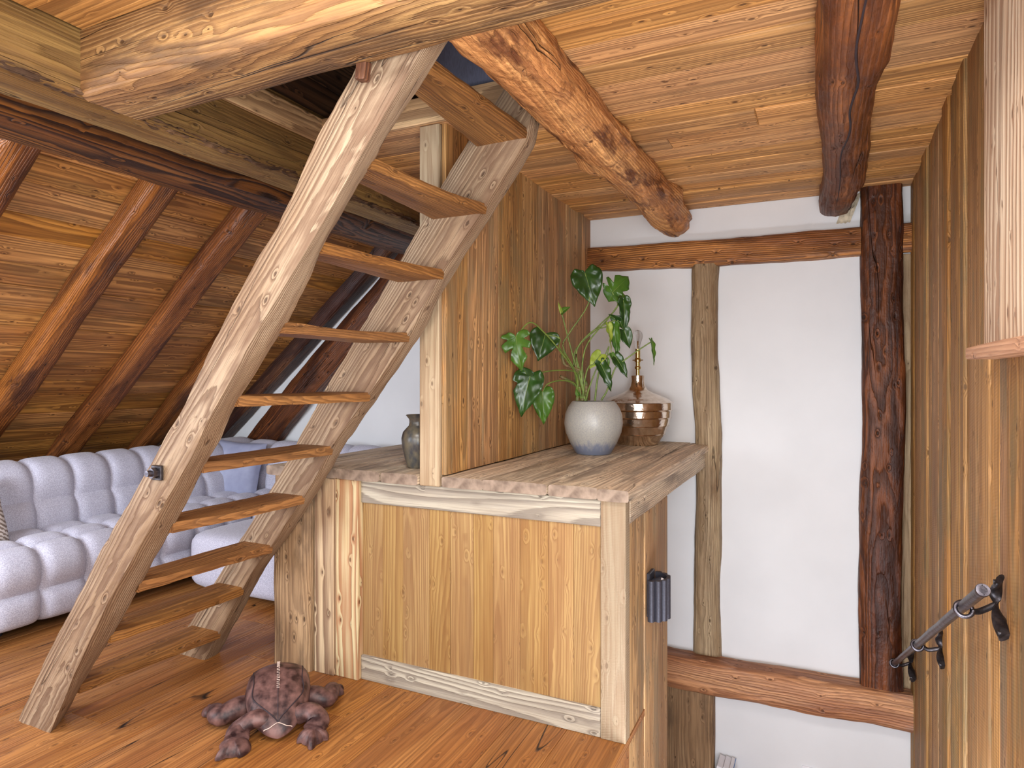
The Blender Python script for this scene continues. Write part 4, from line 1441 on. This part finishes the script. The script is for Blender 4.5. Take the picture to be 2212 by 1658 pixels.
# ------------------------------------------------------------------ handrail
hr = root('handrail', (.37, 3.0, .3), 'forged iron handrail on three brackets along the panelled stair wall', 'handrail')
XH = .352
ra, rb = on(0, XH, 2122, 1275), on(0, XH, 1931, 1433)
dv = (rb - ra).normalized()
pts = [ra + (rb - ra) * (k / 30) + Vector((.002 * mn.noise((k * .4, 1, 1)), 0, .002 * mn.noise((k * .4, 5, 1)))) for k in range(31)]
V, F = tube_data(pts, [.0138] * 31, 14)
obj('rail', V, F, M_IRON, hr, None, smooth=50)
for p, d_ in ((ra, -1), (rb, 1)):
    V, F = tube_data([p - dv * .014 * d_, p + dv * .006 * d_, p + dv * .010 * d_, p + dv * .010 * d_, p + dv * .004 * d_], [.0145, .0165, .0150, .0095, .006], 18)
    obj('end_cap', V, F, M_IRON, hr, None, smooth=40)
for (cx_, cy_), ptop, pmid, pbot in (((2082, 1315), (2160, 1250), (2152, 1305), (2172, 1377)), ((1982, 1393), (2035, 1363), (2032, 1400), (2039, 1441)), ((1932, 1432), (1972, 1408), (1967, 1431), (1974, 1468))):
    c = on(0, XH, cx_, cy_)
    A, B, D = on(0, XR - .012, *ptop), on(0, XR - .014, *pmid), on(0, XR - .012, *pbot)
    # ring round the rail
    u1 = dv.cross(Vector((0, 0, 1))).normalized()
    u2 = dv.cross(u1)
    ring = [c + (u1 * math.cos(t) + u2 * math.sin(t)) * .0205 + dv * (.010 * t / 6.3 - .005) for t in [2 * math.pi * k / 24 * 1.1 for k in range(25)]]
    V, F = tube_data(ring, [.0062] * 25, 8)
    obj('collar', V, F, M_IRON, hr, None, smooth=60)
    obj('bracket_arm', *tube_data(catmull([c + Vector((.02, .0, -.004)), c.lerp(B, .5) + Vector((0, 0, -.012)), B], 14), [.0085] * 15, 10), M_IRONDARK, hr, None, smooth=60)
    path = catmull([A, A.lerp(B, .5) + Vector((-.004, .012, 0)), B, B.lerp(D, .5) + Vector((-.004, -.006, 0)), D], 34)
    wid = [.012 + .008 * abs(math.cos(k / 34 * math.pi)) for k in range(35)]
    twl = [2.6 * math.sin((k / 34 - .5) * math.pi) for k in range(35)]
    V, F = tube_data(path, wid, 10, [.42] * 35, twl, up=(1, 0, 0))
    o = obj('wall_plate', V, F, M_IRONDARK, hr, None, smooth=60)
    for q in (A.lerp(B, .12), D.lerp(B, .12)):
        V, F = tube_data([q + Vector((-.014, 0, 0)), q + Vector((.002, 0, 0))], [.006, .007], 8)
        obj('screw', V, F, M_IRONDARK, o, None, smooth=50)

# ------------------------------------------------------------------ fluted wall light
wl_c = Vector((XE + .010, 2.815, .458))
ws = root('wall_light', (XE, 2.815, .47), 'black fluted half-round wall light on the cabinet side by the stairs', 'wall light')
V, F = [], []
nfl = 176
R0 = .086
zt0, zt1 = -.086, .086
ringN = nfl + 1
for z in (zt0, zt1):
    for k in range(ringN):
        th = -math.pi / 2 + math.pi * k / nfl
        r_ = R0 * (1 - .17 * (1 - abs(math.sin((th + math.pi / 2) * 7.0)) ** .55))
        V.append(wl_c + Vector((r_ * math.cos(th) * .95, r_ * math.sin(th), z)))
for z in (zt1, zt0):
    for k in range(ringN):
        th = -math.pi / 2 + math.pi * k / nfl
        r_ = R0 * .78
        V.append(wl_c + Vector((r_ * math.cos(th) * .95, r_ * math.sin(th), z)))
for ri in range(4):
    rj = (ri + 1) % 4
    for k in range(nfl):
        F.append((ri * ringN + k, ri * ringN + k + 1, rj * ringN + k + 1, rj * ringN + k))
obj('fluted_shade', V, F, M_BLACK, ws, Matrix.Translation(wl_c), smooth=45)
box('back_plate', wl_c + Vector((-.012, -.045, -.08)), wl_c + Vector((.004, .045, .106)), M_BLACK, ws, ch=.003)
V, F = tube_data([wl_c + Vector((.0, 0, .06)), wl_c + Vector((.045, 0, .075))], [.012, .012], 10)
obj('bracket', V, F, M_BLACK, ws, None, smooth=40)
lathe('bulb', [(0, -.02), (.014, -.012), (.018, 0), (.013, .016), (0, .024)], M_WHITE, ws, wl_c + Vector((.045, 0, .06)), 14)

# ------------------------------------------------------------------ vase on the left half
va = root('vase', (-1.715, 2.64, ZT), 'dark mottled bronze-glazed vase on the left worktop beside the pale post', 'vase')
vc = on(1, 2.62, 903, 815)
lathe('body', [(r_ * .97, z_ * .84) for r_, z_ in [(.048, .0), (.053, .006), (.066, .06), (.078, .12), (.081, .165), (.073, .20), (.056, .222), (.045, .235), (.042, .252), (.044, .272), (.056, .290), (.059, .294), (.056, .297), (.044, .285), (.036, .26), (.036, .235), (.06, .2)]], M_VASE, va, (vc.x, 2.62, ZT - .001), 48)

# ------------------------------------------------------------------ plant
PC = Vector((-1.165, 3.50, ZT))
PDEP = (PC - CP).dot(VV)
pt = root('potted_plant', PC, 'big-leaved green plant in a round grey glazed pot on the worktop', 'plant')
pot = lathe('pot', [(.0, .0), (.092, 0), (.098, .004), (.130, .06), (.155, .12), (.163, .17), (.158, .22), (.142, .26), (.122, .288), (.116, .293), (.112, .290), (.120, .27), (.13, .25), (.0, .25)], M_POT, pt, PC, 64)
lathe('soil', [(.121, .256), (.07, .262), (0, .264)], M_SOIL, pt, PC, 30)


def pp_(px, py, dd=0.0):
    return at_depth(px, py, PDEP + dd)


def zpx(cx, cy):                        # from the plant close-up to photo pixels
    return 1060 + cx / 3.7675, 560 + cy / 3.7675


HEART = [(p.x, p.y) for p in catmull([(1, 0, 0), (.88, .085, 0), (.70, .24, 0), (.47, .40, 0), (.22, .495, 0), (0, .48, 0), (-.14, .36, 0), (-.17, .20, 0), (-.08, .05, 0), (0, 0, 0)], 60)]


def leaf(att, tip, width, mat, dd=0.0, dtip=0.0, yawn=0.0, splits=(), fold=.25, droop=.25, stem=None, srad=.0035, holes=()):
    """att, tip: positions in the close-up; width in close-up pixels; yawn turns the blade about its midrib"""
    A = pp_(*zpx(*att), dd)
    T = pp_(*zpx(*tip), dd + dtip)
    L = (T - A).length
    x = (T - A).normalized()
    view = (CP - A).normalized()
    n0 = (view - x * view.dot(x)).normalized()
    y0 = n0.cross(x)
    c, s_ = math.cos(yawn), math.sin(yawn)
    nrm = n0 * c + y0 * s_
    y = nrm.cross(x)
    w = width / 3.7675 * PDEP / FPX / 2
    M = Matrix((x, y, nrm)).transposed().to_4x4()
    M.translation = A
    V, F = [(0, 0, 0)], []
    na, nr = 84, 7
    for r in range(1, nr + 1):
        rho = (r / nr)
        for i in range(na):
            th = -math.pi + 2 * math.pi * (i + .5) / na
            # heart outline measured from the leaf base: blade ahead, two lobes behind
            t = abs(th) / math.pi
            k0 = t * (len(HEART) - 1)
            i0 = min(int(k0), len(HEART) - 2)
            ux = HEART[i0][0] + (HEART[i0 + 1][0] - HEART[i0][0]) * (k0 - i0)
            uy = 2 * (HEART[i0][1] + (HEART[i0 + 1][1] - HEART[i0][1]) * (k0 - i0))
            k_ = 1.0
            for s0, side, dep, wd in splits:
                if (side > 0) == (th > 0):
                    k_ = min(k_, 1 - dep * max(0, 1 - (abs(t - s0) / wd) ** 2))
            bx, by = ux * L, math.copysign(uy * w, th)
            qx, qy = bx * rho * k_ + (1 - k_) * rho * bx * .75 * .5, by * rho * k_
            z = fold * abs(qy) - droop * qx * qx / max(L, 1e-4) + .012 * L / .08 * mn.noise((qx * 30, qy * 30, width)) * rho
            V.append((qx, qy, z * .8))
    for i in range(na):
        j = (i + 1) % na
        F.append((0, 1 + i, 1 + j))
        for r in range(1, nr):
            a = 1 + (r - 1) * na
            b = 1 + r * na
            F.append((a + i, b + i, b + j, a + j))
    o = obj('leaf', V, F, mat, pt, M, world=False, smooth=60)
    md = o.modifiers.new('thick', 'SOLIDIFY')
    md.thickness = .0012
    # pale midrib
    mid = [Vector((L * .94 * k / 10, 0, (-droop * (L * .94 * k / 10) ** 2 / L) * .8 + .0012)) for k in range(11)]
    Vm, Fm = tube_data(mid, [.0016 * (1 - .7 * k / 10) for k in range(11)], 6)
    obj('midrib', Vm, Fm, M_STEM, o, M, world=False, smooth=60)
    if stem:
        ctrl = [pp_(*zpx(sx, sy), sd) for sx, sy, sd in stem] + [A]
        pts = catmull(ctrl, 24)
        Vs, Fs = tube_data(pts, lerp_list([srad * 1.5, srad * 1.1, srad], 24), 8)
        obj('petiole', Vs, Fs, M_STEM, pt, None, smooth=60)
    return o


B0 = (735, 1150, 0)
leaf((768, 112), (850, 368), 258, M_LEAF, -.02, -.05, .15, [(.62, 1, .0, .05)], .22, .3, [(700, 1150, .0), (710, 960, 0), (590, 720, 0), (640, 600, -.01), (800, 345, -.03)])
leaf((990, 268), (1135, 130), 250, M_LEAFMID, .05, .02, -.1, [(.35, 1, .5, .05), (.52, 1, .55, .05), (.34, -1, .45, .05), (.5, -1, .5, .05)], .15, .2, [(740, 1150, 0), (690, 960, .02), (690, 740, .03), (880, 540, .05), (1030, 385, .06)])
leaf((1000, 262), (960, 350), 170, M_LEAFMID, .055, .02, .1, (), .2, .2)
leaf((205, 632), (238, 888), 226, M_LEAFMID, -.36, -.06, -.15, [(.3, 1, .6, .045), (.48, 1, .5, .05), (.3, -1, .6, .045), (.5, -1, .45, .05)], .3, .35, [(700, 1150, 0), (700, 950, -.04), (560, 740, -.16), (440, 600, -.24), (320, 512, -.31)])
leaf((443, 612), (392, 815), 236, M_LEAF, -.15, -.05, .1, (), .18, .25, [(705, 1150, 0), (700, 960, -.03), (640, 820, -.06), (560, 715, -.13), (560, 640, -.16)])
leaf((322, 948), (235, 1268), 232, M_LEAF, -.29, -.05, -.2, [(.72, -1, .45, .05), (.4, -1, .3, .04)], .25, .3, [(712, 1150, 0), (700, 1000, -.01), (690, 915, -.05), (500, 905, -.18)])
leaf((300, 960), (262, 872), 120, M_LEAF, -.285, 0, .2, (), .2, .1)
leaf((420, 1080), (436, 1340), 180, M_LEAFMID, -.19, -.03, .1, (), .3, .3, [(715, 1150, 0), (690, 1020, -.03), (590, 985, -.10), (470, 1010, -.17)])
leaf((577, 432), (545, 345), 26, M_LEAFYELLOW, -.01, 0, .3, (), .5, .1, [(740, 1150, 0), (700, 900, 0), (665, 770, 0), (620, 600, 0)], .0035)
leaf((577, 430), (640, 378), 60, M_LEAFMID, -.01, -.02, .6, (), .3, .2)
leaf((1080, 335), (1105, 588), 118, M_LEAF, .03, 0, .55, (), .35, .2, [(760, 1150, 0), (740, 960, .0), (780, 700, .02), (960, 480, .03), (1020, 395, .03)])
leaf((1040, 500), (955, 450), 84, M_LEAF, .02, 0, .4, (), .3, .2, [(760, 1150, 0), (740, 960, .0), (700, 740, .02), (860, 570, .02), (985, 505, .02)])
leaf((1035, 480), (1090, 575), 60, M_LEAF, .025, 0, .4, (), .3, .2)
leaf((955, 545), (1000, 760), 62, M_LEAFYELLOW, 0, -.02, .9, (), .4, .15, [(770, 1150, 0), (720, 940, .0), (700, 740, .0), (820, 590, .0)])
leaf((1010, 545), (1020, 795), 104, M_LEAFMID, .02, 0, -.5, (), .3, .2)
leaf((1085, 580), (1140, 725), 112, M_LEAF, .04, 0, .3, (), .3, .2)
leaf((1310, 668), (1352, 860), 58, M_LEAFMID, -.02, -.02, .85, (), .4, .2, [(900, 1145, .0), (950, 1060, .0), (1010, 890, -.01), (1075, 830, -.01), (1200, 740, -.02)])
leaf((895, 775), (800, 880), 118, M_LEAFYELLOW, -.03, -.02, -.35, (), .22, .25, [(745, 1150, 0), (770, 960, -.02), (800, 870, -.03), (840, 850, -.04)])
leaf((895, 850), (1000, 1065), 108, M_LEAF, -.05, -.03, .5, (), .3, .2, [(775, 1150, 0), (800, 1050, -.02), (860, 890, -.04)])
leaf((1015, 790), (1125, 955), 98, M_LEAF, -.01, -.03, .5, (), .3, .2, [(848, 1150, 0), (870, 960, 0), (910, 830, -.01), (975, 765, -.01)])
leaf((985, 770), (1015, 860), 50, M_LEAFMID, -.015, 0, .6, (), .3, .2)
leaf((945, 805), (972, 895), 30, M_LEAFMID, -.02, 0, .8, (), .4, .2, [(850, 1150, 0), (880, 930, 0), (960, 710, -.01)], .0028)
leaf((712, 1100), (690, 1050), 40, M_LEAFMID, -.05, -.01, .5, (), .3, .2)
for ctrl, r_ in (([(705, 1150, 0), (712, 1040, 0), (705, 940, 0), (690, 860, 0)], .010), ([(700, 1030, -.01), (640, 990, -.02), (565, 950, -.03)], .009),
                 ([(720, 900, 0), (660, 880, -.01), (600, 850, -.02), (580, 770, -.02)], .009), ([(745, 1150, 0), (760, 1040, .01), (740, 900, .01)], .010), ([(775, 1150, .01), (780, 1080, .01), (770, 990, .0)], .011)):
    pts = catmull([pp_(*zpx(a, b), c) for a, b, c in ctrl], 20)
    V, F = tube_data(pts, [r_ * (1 + .22 * math.sin(k * 1.9)) for k in range(21)], 10)
    obj('stem', V, F, M_STEMDARK, pt, None, smooth=60)
q_ = pp_(*zpx(668, 1150), -.09)
lathe('plant_tag', [(0, 0), (.022, .002), (.022, .006), (0, .010)], M_WHITE, pt, (PC.x - .06, PC.y - .075, ZT + .265), 16)

# ------------------------------------------------------------------ lamp
LC = Vector((-1.075, 4.12, ZT + .001))
lm = root('table_lamp', LC, 'hammered bronze table lamp base with a bare bulb behind the plant pot', 'lamp')
prof = [(.0, 0), (.125, 0), (.130, .006), (.142, .03)]
for z, r_ in ((.04, .148), (.062, .165), (.066, .176), (.070, .170), (.115, .184), (.119, .198), (.123, .191), (.165, .199), (.169, .213), (.174, .205), (.212, .207), (.217, .220), (.222, .212), (.262, .211), (.267, .224), (.271, .213)):
    prof.append((r_, z))
prof += [(.19, .288), (.15, .306), (.10, .325), (.062, .345), (.045, .372), (.040, .40), (.041, .428), (.041, .436), (.034, .438), (0, .438)]
lathe('body', prof, M_BRONZE, lm, LC, 72, smooth=32, wob=.006)
lathe('fitting', [(.012, .436), (.012, .475), (.018, .478), (.020, .486), (.018, .494), (.014, .497), (.014, .520), (.019, .523), (.0205, .535), (.019, .545), (.0155, .549), (.0155, .606), (0, .606)], M_BRASS, lm, LC, 24)
V, F = tube_data([LC + Vector((-.034, 0, .535)), LC + Vector((.034, 0, .535))], [.003, .003], 8)
obj('switch', V, F, M_BRASS, lm, None, smooth=40)
lathe('bulb', [(.0135, .60), (.0145, .625), (.020, .648), (.0285, .672), (.0305, .690), (.027, .708), (.016, .722), (0, .727)], M_GLASS, lm, LC, 28, smooth=60)
lathe('filament', [(.0, .606), (.004, .61), (.004, .655), (0, .66)], M_BRASS, lm, LC, 8)

# ------------------------------------------------------------------ book and socket at the foot of the wall
bk = root('book', (-.58, YB - .2, -1.17), 'thick blue and white magazine leaning at the foot of the white wall', 'book')
bk0 = Vector((-.548, YB - .10, -1.17))
tl = Vector((.26, 0, 1)).normalized()
for k, (t0, t1, mat, nm) in enumerate(((-.055, -.020, M_PAPER, 'pages'), (-.018, .016, M_PAPER, 'pages'), (.018, .040, M_PAPER, 'pages'), (.041, .044, M_COVER, 'cover'))):
    board(nm, bk0 + Vector(((t0 + t1) / 2 - .04, 0, 0)), bk0 + Vector(((t0 + t1) / 2 - .04, 0, 0)) + tl * .165, (1, 0, -.26), .14, t1 - t0, mat, bk, ch=.001)
board('front_cover', bk0 + Vector((.0, -.076, .0)), bk0 + Vector((.0, -.076, 0)) + tl * .155, (0, -1, 0), .05, .002, M_COVER, bk, ch=.0005)
fc = bpy.data.curves.new('letters', 'FONT')
fc.body = 'LD'
fc.size = .05
fc.extrude = .0004
tmp = bpy.data.objects.new('tmp_text', fc)
COL.objects.link(tmp)
bpy.context.view_layer.update()
lme = bpy.data.meshes.new_from_object(tmp.evaluated_get(bpy.context.evaluated_depsgraph_get()))
bpy.data.objects.remove(tmp)
lme.materials.clear()
lme.materials.append(M_WHITE)
fo = bpy.data.objects.new('lettering', lme)
COL.objects.link(fo)
fo.parent = bk
fo.matrix_basis = wloc(bk).inverted() @ (Matrix.Translation(bk0 + Vector((.0, -.079, .065))) @ Matrix.Rotation(math.radians(90), 4, 'X') @ Matrix.Rotation(math.radians(75), 4, 'Z'))
sc_ = on(1, YB, 1748, 1655)
so = box('wall_socket', (sc_.x - .04, YB - .012, sc_.z - .08), (sc_.x + .04, YB + .001, sc_.z), M_WHITE, None, ch=.003)
tag(so, 'white socket plate low on the white wall, cut by the picture bottom', 'socket')
